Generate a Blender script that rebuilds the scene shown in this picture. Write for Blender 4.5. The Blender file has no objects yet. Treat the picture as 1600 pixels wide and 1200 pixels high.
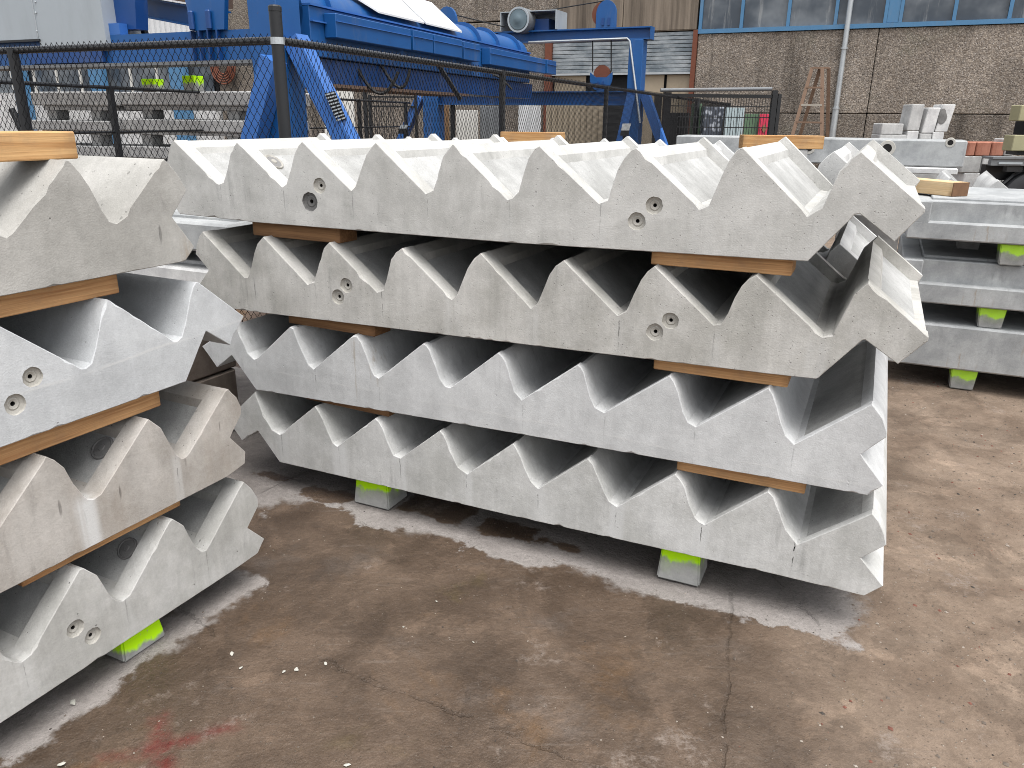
import bpy, bmesh, math, random
from mathutils import Vector, Matrix
from mathutils.geometry import tessellate_polygon

random.seed(11)
S = bpy.context.scene
COL = S.collection

# ------------------------------------------------------------------ camera, sky, sun, exposure
EYE = 1.6
PITCH, ROLL, FOC = math.radians(19.0), math.radians(0.6), 1209.0
_up = Vector((0, math.sin(PITCH), math.cos(PITCH)))
FWD = Vector((0, math.cos(PITCH), -math.sin(PITCH)))
CR = math.cos(ROLL) * Vector((1, 0, 0)) + math.sin(ROLL) * _up
CU = -math.sin(ROLL) * Vector((1, 0, 0)) + math.cos(ROLL) * _up
cam_data = bpy.data.cameras.new('camera')
cam_data.sensor_width = 36.0
cam_data.lens = FOC / 1600.0 * 36.0
cam_data.clip_start, cam_data.clip_end = 0.05, 600.0
cam = bpy.data.objects.new('camera', cam_data)
m = Matrix.Identity(4)
for i, v in enumerate((CR, CU, -FWD)):
    m[0][i], m[1][i], m[2][i] = v
m[2][3] = EYE
cam.matrix_world = m
COL.objects.link(cam)
S.camera = cam

SUN_AZ, SUN_EL = math.radians(150), math.radians(70)
world = bpy.data.worlds.new('World')
S.world = world
world.use_nodes = True
wt = world.node_tree
wt.nodes.clear()
w_out = wt.nodes.new('ShaderNodeOutputWorld')
w_bg = wt.nodes.new('ShaderNodeBackground')
w_sky = wt.nodes.new('ShaderNodeTexSky')
w_sky.sky_type = 'NISHITA'
w_sky.sun_disc = False
w_sky.sun_elevation = SUN_EL
w_sky.sun_rotation = SUN_AZ
w_sky.dust_density = 3.0
w_hs = wt.nodes.new('ShaderNodeHueSaturation')      # thick cloud: the blue is nearly gone
w_hs.inputs['Saturation'].default_value = 0.16
wt.links.new(w_sky.outputs[0], w_hs.inputs['Color'])
wt.links.new(w_hs.outputs[0], w_bg.inputs[0])
w_bg.inputs[1].default_value = 0.13
wt.links.new(w_bg.outputs[0], w_out.inputs[0])

sun_d = bpy.data.lights.new('sun', 'SUN')
sun_d.energy = 1.5
sun_d.angle = math.radians(50)
sun_d.color = (1.0, 0.975, 0.94)
sun = bpy.data.objects.new('sun', sun_d)
sdir = Vector((math.sin(SUN_AZ) * math.cos(SUN_EL), math.cos(SUN_AZ) * math.cos(SUN_EL), math.sin(SUN_EL)))
sun.rotation_euler = sdir.to_track_quat('Z', 'Y').to_euler()
sun.location = (0, 0, 30)
COL.objects.link(sun)

S.render.engine = 'CYCLES'
S.view_settings.view_transform = 'Standard'
S.view_settings.look = 'None'
S.view_settings.gamma = 1.0
S.view_settings.use_curve_mapping = False
S.view_settings.exposure = 1.02
S.cycles.filter_width = 0.95
S.cycles.denoising_prefilter = 'NONE'
S.cycles.max_bounces = 5
S.cycles.diffuse_bounces = 1

# ------------------------------------------------------------------ yard frames and measuring helpers
def ray(px, py):
    return CR * ((px - 800) / FOC) - CU * ((py - 600) / FOC) + FWD

E0 = Vector((0, 0, EYE))

class Frame:
    """a horizontal grid in the yard: x axis along l, y axis along w, z up"""
    def __init__(s, ax):
        s.x = Vector((ax[0], ax[1], 0)).normalized()
        s.y = Vector((-s.x.y, s.x.x, 0))
        s.rot = math.atan2(s.x.y, s.x.x)
    def p(s, l, w, z):
        return s.x * l + s.y * w + Vector((0, 0, z))
    def lw(s, v):
        return v.dot(s.x), v.dot(s.y)
    def at(s, px, py, w):
        """point of the vertical plane w = const seen in that direction -> (l, z)"""
        d = ray(px, py)
        q = E0 + d * ((w - E0.dot(s.y)) / d.dot(s.y))
        return q.dot(s.x), q.z

FR = Frame((0.90916, -0.41644))      # right stack, buildings, slabs
FL = Frame((0.44230, 0.89686))       # left stack
FX = Frame((1, 0))

def at(px, py, Y):
    d = ray(px, py)
    return E0 + d * (Y / d.y)

# ------------------------------------------------------------------ object helpers
def link(name, me, mat=None, parent=None):
    o = bpy.data.objects.new(name, me)
    COL.objects.link(o)
    if mat is not None:
        for mm in (mat if isinstance(mat, (list, tuple)) else [mat]):
            me.materials.append(mm)
    if parent is not None:
        o.parent = parent
    return o

def tag(o, label=None, cat=None, group=None, kind=None):
    if label: o['label'] = label
    if cat: o['category'] = cat
    if group: o['group'] = group
    if kind: o['kind'] = kind
    return o

def empty(name, loc, label, cat, group=None, rot=0.0):
    o = bpy.data.objects.new(name, None)
    o.location = loc
    o.rotation_euler = (0, 0, rot)
    o.empty_display_size = 0.2
    COL.objects.link(o)
    return tag(o, label, cat, group)

def smooth(me, ang=35):
    me.polygons.foreach_set('use_smooth', [True] * len(me.polygons))
    me.set_sharp_from_angle(angle=math.radians(ang))

class MB:
    """collects shapes in world coordinates, builds ONE object whose origin is its base centre (or its parent's)"""
    def __init__(s):
        s.v, s.f, s.mi = [], [], []
    def add(s, vs, fs, mi=0):
        b = len(s.v)
        s.v += [Vector(v) for v in vs]
        s.f += [[b + i for i in f] for f in fs]
        s.mi += [mi] * len(fs)
        return s
    def hexa(s, c, mi=0):
        return s.add(c, [(0, 3, 2, 1), (4, 5, 6, 7), (0, 1, 5, 4), (1, 2, 6, 5), (2, 3, 7, 6), (3, 0, 4, 7)], mi)
    def box(s, F, l0, l1, w0, w1, z0, z1, mi=0, bev=0.0):
        if bev <= 0:
            return s.hexa([F.p(l, w, z) for z in (z0, z1) for l, w in ((l0, w0), (l1, w0), (l1, w1), (l0, w1))], mi)
        bm = bmesh.new()
        c = [bm.verts.new(F.p(l, w, z)) for z in (z0, z1) for l, w in ((l0, w0), (l1, w0), (l1, w1), (l0, w1))]
        for f in ((0, 3, 2, 1), (4, 5, 6, 7), (0, 1, 5, 4), (1, 2, 6, 5), (2, 3, 7, 6), (3, 0, 4, 7)):
            bm.faces.new([c[i] for i in f])
        bmesh.ops.bevel(bm, geom=bm.edges[:], offset=bev, segments=1, affect='EDGES', profile=0.5)
        bm.verts.index_update()
        s.add([v.co.copy() for v in bm.verts], [[v.index for v in f.verts] for f in bm.faces], mi)
        bm.free()
        return s
    def bar(s, p0, p1, w, h, up=(0, 0, 1), mi=0):
        """straight bar of section w (sideways) x h (along up)"""
        p0, p1 = Vector(p0), Vector(p1)
        d = (p1 - p0).normalized()
        a = d.cross(Vector(up))
        if a.length < 1e-4: a = d.cross(Vector((1, 0, 0)))
        a.normalize()
        b = a.cross(d).normalized()
        c = [p + a * (sx * w / 2) + b * (sy * h / 2) for p in (p0, p1) for sx, sy in ((-1, -1), (1, -1), (1, 1), (-1, 1))]
        return s.hexa(c, mi)
    def ibeam(s, p0, p1, w, h, t=0.016, up=(0, 0, 1), mi=0):
        p0, p1 = Vector(p0), Vector(p1)
        d = (p1 - p0).normalized()
        a = d.cross(Vector(up)).normalized()
        b = a.cross(d).normalized()
        s.bar(p0 + b * (h / 2 - t / 2), p1 + b * (h / 2 - t / 2), w, t, b, mi)
        s.bar(p0 - b * (h / 2 - t / 2), p1 - b * (h / 2 - t / 2), w, t, b, mi)
        s.bar(p0, p1, t * 0.8, h - 2 * t, b, mi)
        return s
    def tube(s, pts, r, n=8, mi=0, cap=True):
        pts = [Vector(p) for p in pts]
        b0 = len(s.v)
        ref = None
        for i, p in enumerate(pts):
            d = (pts[min(i + 1, len(pts) - 1)] - pts[max(i - 1, 0)]).normalized()
            if ref is None:
                ref = d.cross(Vector((0, 0, 1)))
                if ref.length < 1e-3: ref = d.cross(Vector((1, 0, 0)))
            ref = (ref - d * ref.dot(d)).normalized()
            u = d.cross(ref)
            rr = r[i] if isinstance(r, (list, tuple)) else r
            for k in range(n):
                t = 2 * math.pi * k / n
                s.v.append(p + ref * (math.cos(t) * rr) + u * (math.sin(t) * rr))
        for i in range(len(pts) - 1):
            for k in range(n):
                a, b = b0 + i * n + k, b0 + i * n + (k + 1) % n
                s.f.append([a, b, b + n, a + n]); s.mi.append(mi)
        if cap:
            s.f.append([b0 + k for k in range(n)][::-1]); s.mi.append(mi)
            e = b0 + (len(pts) - 1) * n
            s.f.append([e + k for k in range(n)]); s.mi.append(mi)
        return s
    def prism(s, poly, d, mi=0):
        """polygon of world points pushed along vector d"""
        n = len(poly)
        poly = [Vector(p) for p in poly]
        d = Vector(d)
        fs = [list(range(n))[::-1], list(range(n, 2 * n))] + [[i, (i + 1) % n, n + (i + 1) % n, n + i] for i in range(n)]
        return s.add(poly + [p + d for p in poly], fs, mi)
    def lathe(s, c, axis, prof, n=20, mi=0):
        """profile [(dist along axis, radius)] swept about axis through c"""
        axis = Vector(axis).normalized()
        a = axis.cross(Vector((0, 0, 1)))
        if a.length < 1e-3: a = Vector((1, 0, 0))
        a.normalize(); b = axis.cross(a)
        b0 = len(s.v)
        for t, r in prof:
            for k in range(n):
                q = 2 * math.pi * k / n
                s.v.append(Vector(c) + axis * t + a * (math.cos(q) * r) + b * (math.sin(q) * r))
        for i in range(len(prof) - 1):
            for k in range(n):
                s.f.append([b0 + i * n + k, b0 + i * n + (k + 1) % n, b0 + (i + 1) * n + (k + 1) % n, b0 + (i + 1) * n + k]); s.mi.append(mi)
        s.f.append([b0 + k for k in range(n)][::-1]); s.mi.append(mi)
        s.f.append([b0 + (len(prof) - 1) * n + k for k in range(n)]); s.mi.append(mi)
        return s
    def build(s, name, mat, parent=None, rot=0.0, sm=None, origin=None, fix=True):
        if parent is not None:
            o0 = parent.location.copy(); R = parent.rotation_euler.z
        else:
            xs = [v.x for v in s.v]; ys = [v.y for v in s.v]; zs = [v.z for v in s.v]
            o0 = Vector(origin) if origin is not None else Vector(((min(xs) + max(xs)) / 2, (min(ys) + max(ys)) / 2, min(zs)))
            R = rot
        inv = Matrix.Rotation(-R, 3, 'Z')
        me = bpy.data.meshes.new(name)
        me.from_pydata([inv @ (v - o0) for v in s.v], [], s.f)
        if fix:
            bm = bmesh.new(); bm.from_mesh(me)
            bmesh.ops.recalc_face_normals(bm, faces=bm.faces[:])
            bm.to_mesh(me); bm.free()
        me.polygons.foreach_set('material_index', s.mi)
        o = link(name, me, mat, parent)
        if parent is None:
            o.location = o0
            o.rotation_euler = (0, 0, R)
        if sm: smooth(me, sm)
        return o

def part(name, mat, parent, *args, F=FR, bev=0.0):
    return MB().box(F, *args, bev=bev).build(name, mat, parent)

# sub-part helper: parents of parents keep their own origin at the thing's base (part location is zero), so offsets stay simple
def sub(mb, name, mat, parent_part, thing, sm=None):
    o = mb.build(name, mat, thing, sm=sm)
    o.parent = parent_part
    return o

# ------------------------------------------------------------------ node helpers
class NT:
    def __init__(s, name):
        s.m = bpy.data.materials.new(name)
        s.m.use_nodes = True
        s.t = s.m.node_tree
        s.b = s.t.nodes['Principled BSDF']
        s.tc = s.t.nodes.new('ShaderNodeTexCoord')
    def put(s, sock, v):
        if isinstance(v, bpy.types.NodeSocket): s.t.links.new(v, sock)
        elif v is not None: sock.default_value = v if not (isinstance(v, tuple) and len(v) == 3 and sock.type == 'RGBA') else (*v, 1)
    def obj(s): return s.tc.outputs['Object']
    def gen(s): return s.tc.outputs['Generated']
    def mapv(s, v, scale=(1, 1, 1), rot=(0, 0, 0), loc=(0, 0, 0)):
        n = s.t.nodes.new('ShaderNodeMapping')
        s.put(n.inputs['Vector'], v)
        n.inputs['Scale'].default_value = scale; n.inputs['Rotation'].default_value = rot; n.inputs['Location'].default_value = loc
        return n.outputs[0]
    def noise(s, v, scale, detail=4, rough=0.55, dist=0.0, out=0):
        n = s.t.nodes.new('ShaderNodeTexNoise')
        s.put(n.inputs['Vector'], v)
        n.inputs['Scale'].default_value = scale; n.inputs['Detail'].default_value = detail
        n.inputs['Roughness'].default_value = rough; n.inputs['Distortion'].default_value = dist
        return n.outputs[out]
    def vor(s, v, scale, feature='F1', out='Distance', rnd=1.0):
        n = s.t.nodes.new('ShaderNodeTexVoronoi')
        n.feature = feature
        s.put(n.inputs['Vector'], v)
        n.inputs['Scale'].default_value = scale; n.inputs['Randomness'].default_value = rnd
        return n.outputs[out]
    def m_(s, op, a, b=None, c=None, clamp=False):
        n = s.t.nodes.new('ShaderNodeMath'); n.operation = op; n.use_clamp = clamp
        s.put(n.inputs[0], a); s.put(n.inputs[1], b)
        if c is not None: s.put(n.inputs[2], c)
        return n.outputs[0]
    def rng(s, v, a, b, c=0.0, d=1.0, smooth_=True):
        n = s.t.nodes.new('ShaderNodeMapRange')
        n.interpolation_type = 'SMOOTHSTEP' if smooth_ else 'LINEAR'
        s.put(n.inputs[0], v)
        for i, x in enumerate((a, b, c, d)): s.put(n.inputs[i + 1], x)
        return n.outputs[0]
    def mix(s, f, a, b, mode='MIX'):
        n = s.t.nodes.new('ShaderNodeMix'); n.data_type = 'RGBA'; n.blend_type = mode
        s.put(n.inputs[0], f)
        s.put(n.inputs[6], a); s.put(n.inputs[7], b)
        return n.outputs[2]
    def val(s, f, lo, hi):
        """multiply helper: grey colour running lo..hi with f"""
        n = s.t.nodes.new('ShaderNodeMapRange')
        s.put(n.inputs[0], f); n.inputs[1].default_value = 0; n.inputs[2].default_value = 1
        n.inputs[3].default_value = lo; n.inputs[4].default_value = hi
        n.clamp = False
        return n.outputs[0]
    def mul(s, col, f):
        n = s.t.nodes.new('ShaderNodeVectorMath'); n.operation = 'SCALE'
        s.put(n.inputs[0], col)
        s.put(n.inputs['Scale'], f)
        return n.outputs[0]
    def sep(s, v):
        n = s.t.nodes.new('ShaderNodeSeparateXYZ'); s.put(n.inputs[0], v); return n.outputs
    def bump(s, h, strength=0.3, dist=0.01, nrm=None):
        n = s.t.nodes.new('ShaderNodeBump')
        n.inputs['Strength'].default_value = strength; n.inputs['Distance'].default_value = dist
        s.put(n.inputs['Height'], h)
        if nrm is not None: s.put(n.inputs['Normal'], nrm)
        return n.outputs[0]
    def out(s, col=None, rough=None, nrm=None, metal=None, spec=None):
        s.put(s.b.inputs['Base Color'], col); s.put(s.b.inputs['Roughness'], rough)
        s.put(s.b.inputs['Normal'], nrm); s.put(s.b.inputs['Metallic'], metal)
        s.put(s.b.inputs['Specular IOR Level'], spec)
        return s.m

def lin(r, g, b):
    f = lambda c: (c / 255 / 12.92) if c <= 10 else ((c / 255 + 0.055) / 1.055) ** 2.4
    return (f(r), f(g), f(b))

def concrete(name, a, b, streak=0.18, holes=0.6, dashes=0.0, pour=None, valley=None, seed=0.0, grain=1.0, brown=0.0):
    t = NT(name)
    o = t.mapv(t.obj(), loc=(seed, seed * 0.7, seed * 0.3))
    raw = t.sep(t.obj())
    big = t.rng(t.noise(o, 3.4, 6, 0.66), 0.34, 0.66)
    col = t.mix(big, (*a, 1), (*b, 1))
    st = t.noise(t.mapv(o, (16, 16, 1.3)), 1.0, 4, 0.62)
    st2 = t.noise(t.mapv(o, (60, 60, 5)), 1.0, 3, 0.6)
    geo = t.t.nodes.new('ShaderNodeNewGeometry')
    up = t.rng(t.m_('ABSOLUTE', t.sep(geo.outputs['Normal'])[2]), 0.25, 0.5)
    st = t.m_('ADD', t.m_('MULTIPLY', t.m_('SUBTRACT', st, 0.5), t.m_('SUBTRACT', 1.0, up)), 0.5)
    st2 = t.m_('ADD', t.m_('MULTIPLY', t.m_('SUBTRACT', st2, 0.5), t.m_('SUBTRACT', 1.0, up)), 0.5)
    col = t.mul(col, t.val(st, 1 - streak * 1.05, 1 + streak))
    col = t.mul(col, t.val(st2, 1 - streak * 0.5, 1 + streak * 0.5))
    mid = t.noise(o, 13, 5, 0.65)
    col = t.mul(col, t.val(mid, 0.80, 1.2))
    spk = t.noise(o, 70, 4, 0.75)
    col = t.mul(col, t.val(spk, 0.86, 1.14))
    fine = t.noise(o, 210, 2, 0.6)
    col = t.mul(col, t.val(fine, 1 - 0.12 * grain, 1 + 0.12 * grain))
    if brown > 0:
        br = t.rng(t.noise(t.mapv(o, (5, 5, 1.4), loc=(7, 3, 1)), 1.0, 5, 0.6), 0.45, 0.72)
        col = t.mix(t.m_('MULTIPLY', br, brown), col, t.mix(0.5, col, (0.27, 0.21, 0.155, 1)))
    # soft dark marks and wear
    mk = t.rng(t.noise(o, 5.5, 6, 0.7, 0.6), 0.60, 0.78)
    col = t.mul(col, t.val(mk, 1.0, 0.80))
    # rusty drips and damp smears, few and far between
    dz = t.vor(t.mapv(o, (2.3, 2.3, 1.6), loc=(1.7, 0, 0.4)), 1.0)
    dcl = t.sep(t.vor(t.mapv(o, (2.3, 2.3, 1.6), loc=(1.7, 0, 0.4)), 1.0, out='Color'))
    drip = t.m_('MULTIPLY', t.rng(t.noise(t.mapv(o, (48, 48, 5)), 1.0, 4, 0.65), 0.52, 0.68), t.m_('MULTIPLY', t.rng(dz, 0.30, 0.12), t.rng(dcl[0], 0.68, 0.72)))
    drip = t.m_('MULTIPLY', drip, t.m_('SUBTRACT', 1.0, up))
    col = t.mix(t.m_('MULTIPLY', drip, 0.55), col, (0.26, 0.185, 0.10, 1))
    smear = t.m_('MULTIPLY', t.rng(t.noise(t.mapv(o, (20, 20, 2.5), loc=(5, 5, 5)), 1.0, 5, 0.7), 0.50, 0.72), t.rng(t.noise(t.mapv(o, loc=(4, 1, 9)), 3.0, 4, 0.6), 0.52, 0.66))
    col = t.mul(col, t.val(smear, 1.0, 0.72))
    hgt = t.m_('ADD', t.m_('MULTIPLY', fine, 0.25), t.m_('MULTIPLY', mid, 0.5))
    # air holes
    d1 = t.vor(o, 26); c1 = t.sep(t.vor(o, 26, out='Color'))[0]
    clu = t.rng(t.noise(t.mapv(o, loc=(2, 6, 3)), 4.0, 3, 0.6), 0.44, 0.64)
    h1 = t.m_('MULTIPLY', t.rng(d1, 0.085, 0.05), t.rng(t.m_('ADD', c1, t.m_('MULTIPLY', clu, 0.14)), 0.86, 0.88))
    d2 = t.vor(o, 70); c2 = t.sep(t.vor(o, 70, out='Color'))[1]
    h2 = t.m_('MULTIPLY', t.rng(d2, 0.15, 0.09), t.rng(t.m_('ADD', c2, t.m_('MULTIPLY', clu, 0.12)), 0.90, 0.91))
    h = t.m_('MULTIPLY', t.m_('MAXIMUM', h1, h2), holes)
    if dashes > 0:
        od = t.mapv(o, (34, 34, 6))
        d3 = t.vor(od, 1.0); c3 = t.sep(t.vor(od, 1.0, out='Color'))[0]
        h3 = t.m_('MULTIPLY', t.rng(d3, 0.20, 0.10), t.rng(c3, 0.90, 0.92))
        h = t.m_('MAXIMUM', h, t.m_('MULTIPLY', h3, dashes))
    col = t.mul(col, t.val(h, 1.0, 0.42))
    hgt = t.m_('SUBTRACT', hgt, t.m_('MULTIPLY', h, 1.2))
    if pour is not None:                       # the line where one lift of concrete met the next
        z0, slope = pour
        wv = t.noise(t.mapv(o, (3, 3, 3)), 1.0, 3, 0.6)
        zz = t.m_('SUBTRACT', t.m_('SUBTRACT', raw[2], t.m_('MULTIPLY', raw[0], slope)), t.val(wv, z0 - 0.02, z0 + 0.02))
        line = t.rng(t.m_('ABSOLUTE', zz), 0.006, 0.001)
        line = t.m_('MULTIPLY', line, t.rng(t.noise(o, 6, 4), 0.40, 0.6))
        below = t.rng(zz, 0.004, -0.004)
        col = t.mul(col, t.val(below, 1.0, 0.95))
        col = t.mix(t.m_('MULTIPLY', line, 0.5), col, (0.62, 0.62, 0.61, 1))
    if valley is not None:                     # form joints below each step corner: washed lime, a dark seam, the odd crack
        x0, pitch, amt, seam = valley
        cell = t.m_('ADD', t.m_('DIVIDE', t.m_('SUBTRACT', raw[0], x0), pitch), 0.5)
        fr = t.m_('SUBTRACT', t.m_('FRACT', cell), 0.5)
        rn = t.t.nodes.new('ShaderNodeTexWhiteNoise'); rn.noise_dimensions = '1D'
        t.put(rn.inputs['W'], t.m_('FLOOR', t.m_('ADD', cell, seed)))
        rnd_ = rn.outputs['Value']
        wob = t.noise(t.mapv(o, (9, 9, 2.2)), 1.0, 3, 0.6)
        wid = t.val(rnd_, 0.07, 0.17)
        mm = t.m_('SUBTRACT', 1.0, t.rng(t.m_('DIVIDE', t.m_('ABSOLUTE', t.m_('ADD', fr, t.val(wob, -0.10, 0.10))), wid), 0.35, 1.0))
        mm = t.m_('MULTIPLY', mm, t.rng(raw[2], 0.185, 0.125))
        mm = t.m_('MULTIPLY', mm, t.val(rnd_, 0.35, 1.0))
        mm = t.m_('MULTIPLY', mm, t.rng(t.noise(t.mapv(o, (24, 24, 0.8), loc=(3, 1, 0)), 1.0, 3), 0.30, 0.60))
        col = t.mix(t.m_('MULTIPLY', mm, amt), col, (0.64, 0.645, 0.64, 1))
        wl = t.noise(t.mapv(o, (22, 22, 22)), 1.0, 3, 0.7)
        ln = t.rng(t.m_('ABSOLUTE', t.m_('ADD', fr, t.val(wl, -0.018, 0.018))), 0.0085, 0.003)
        lnz = t.m_('MULTIPLY', t.rng(raw[2], 0.155, 0.148), t.rng(raw[2], 0.02, 0.12))
        ln = t.m_('MULTIPLY', t.m_('MULTIPLY', ln, lnz), t.m_('MULTIPLY', t.val(rnd_, 1.0, 0.1), t.rng(t.noise(o, 30, 3, 0.7), 0.40, 0.55)))
        upr = t.m_('SUBTRACT', 1.0, up)
        col = t.mul(col, t.val(t.m_('MULTIPLY', t.m_('MULTIPLY', ln, seam), upr), 1.0, 0.25))
    return t.out(col, 0.86, t.bump(hgt, 0.5, 0.006), spec=0.25)

def plain(name, c, rough=0.6, var=0.12, scale=6, metal=0.0, bump=0.1, spec=0.4, dirt=0.0, dirtc=(0.1, 0.07, 0.05)):
    t = NT(name)
    n = t.noise(t.obj(), scale, 5, 0.6)
    col = t.mul(t.mix(0.0, (*c, 1), (*c, 1)), t.val(n, 1 - var, 1 + var))
    if dirt > 0:
        dm = t.rng(t.noise(t.mapv(t.obj(), (2.5, 2.5, 0.7)), 1.0, 6, 0.7), 0.5, 0.75)
        col = t.mix(t.m_('MULTIPLY', dm, dirt), col, (*dirtc, 1))
    f = t.noise(t.obj(), scale * 14, 2)
    return t.out(col, t.val(n, rough - 0.08, rough + 0.08), t.bump(f, bump, 0.004), metal, spec)

def timber(name, a, b, axis=0, seed=0.0):
    t = NT(name)
    o = t.mapv(t.obj(), loc=(seed, seed, seed))
    k = [75, 75, 75]; k[axis] = 2.2
    warp = t.noise(o, 2.2, 2, 0.5)
    rings = t.noise(t.mapv(o, tuple(k)), 1.0, 4, 0.55, 0.8)
    k2 = [330, 330, 330]; k2[axis] = 9
    fib = t.noise(t.mapv(o, tuple(k2)), 1.0, 3, 0.6)
    f = t.rng(t.m_('ADD', t.m_('MULTIPLY', rings, 0.75), t.m_('MULTIPLY', warp, 0.25)), 0.36, 0.64)
    col = t.mix(f, (*a, 1), (*b, 1))
    col = t.mul(col, t.val(fib, 0.70, 1.28))
    soil = t.rng(t.noise(o, 7, 6, 0.7), 0.52, 0.75)
    col = t.mix(t.m_('MULTIPLY', soil, 0.35), col, (0.22, 0.17, 0.13, 1))
    gen = t.sep(t.gen())
    en = [g for g in gen][axis]
    ends = t.m_('MAXIMUM', t.rng(en, 0.06, 0.0), t.rng(en, 0.94, 1.0))
    col = t.mul(col, t.val(ends, 1.0, 0.82))
    # knots
    kn = [5, 5, 5]; kn[axis] = 2.6
    d = t.vor(t.mapv(o, tuple(kn)), 1.0)
    c = t.sep(t.vor(t.mapv(o, tuple(kn)), 1.0, out='Color'))[0]
    knot = t.m_('MULTIPLY', t.rng(d, 0.16, 0.06), t.rng(c, 0.55, 0.6))
    col = t.mix(t.m_('MULTIPLY', knot, 0.75), col, (a[0] * 0.35, a[1] * 0.25, a[2] * 0.2, 1))
    return t.out(col, 0.75, t.bump(fib, 0.25, 0.003), spec=0.25)
def dotn(t, v, d):
    n = t.t.nodes.new('ShaderNodeVectorMath'); n.operation = 'DOT_PRODUCT'
    t.put(n.inputs[0], v); n.inputs[1].default_value = d
    return n.outputs['Value']

def rect_sdf(t, P, F, lc, hl, wc, hw):
    a = t.m_('SUBTRACT', t.m_('ABSOLUTE', t.m_('SUBTRACT', dotn(t, P, F.x), lc)), hl)
    b = t.m_('SUBTRACT', t.m_('ABSOLUTE', t.m_('SUBTRACT', dotn(t, P, F.y), wc)), hw)
    return t.m_('MAXIMUM', a, b)

def seg_dist(t, P, a, b):
    """distance on the ground from segment a-b (infinite line clipped softly by its ends)"""
    a, b = Vector((*a, 0)), Vector((*b, 0))
    d = (b - a).normalized(); n = Vector((-d.y, d.x, 0)); L = (b - a).length
    u = t.m_('SUBTRACT', dotn(t, P, d), a.dot(d))
    v = t.m_('ABSOLUTE', t.m_('SUBTRACT', dotn(t, P, n), a.dot(n)))
    e = t.m_('SUBTRACT', t.m_('ABSOLUTE', t.m_('SUBTRACT', u, L / 2)), L / 2)
    return t.m_('MAXIMUM', v, e)

def g0(px, py):
    d = ray(px, py); t_ = -EYE / d.z
    return E0 + d * t_

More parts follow.
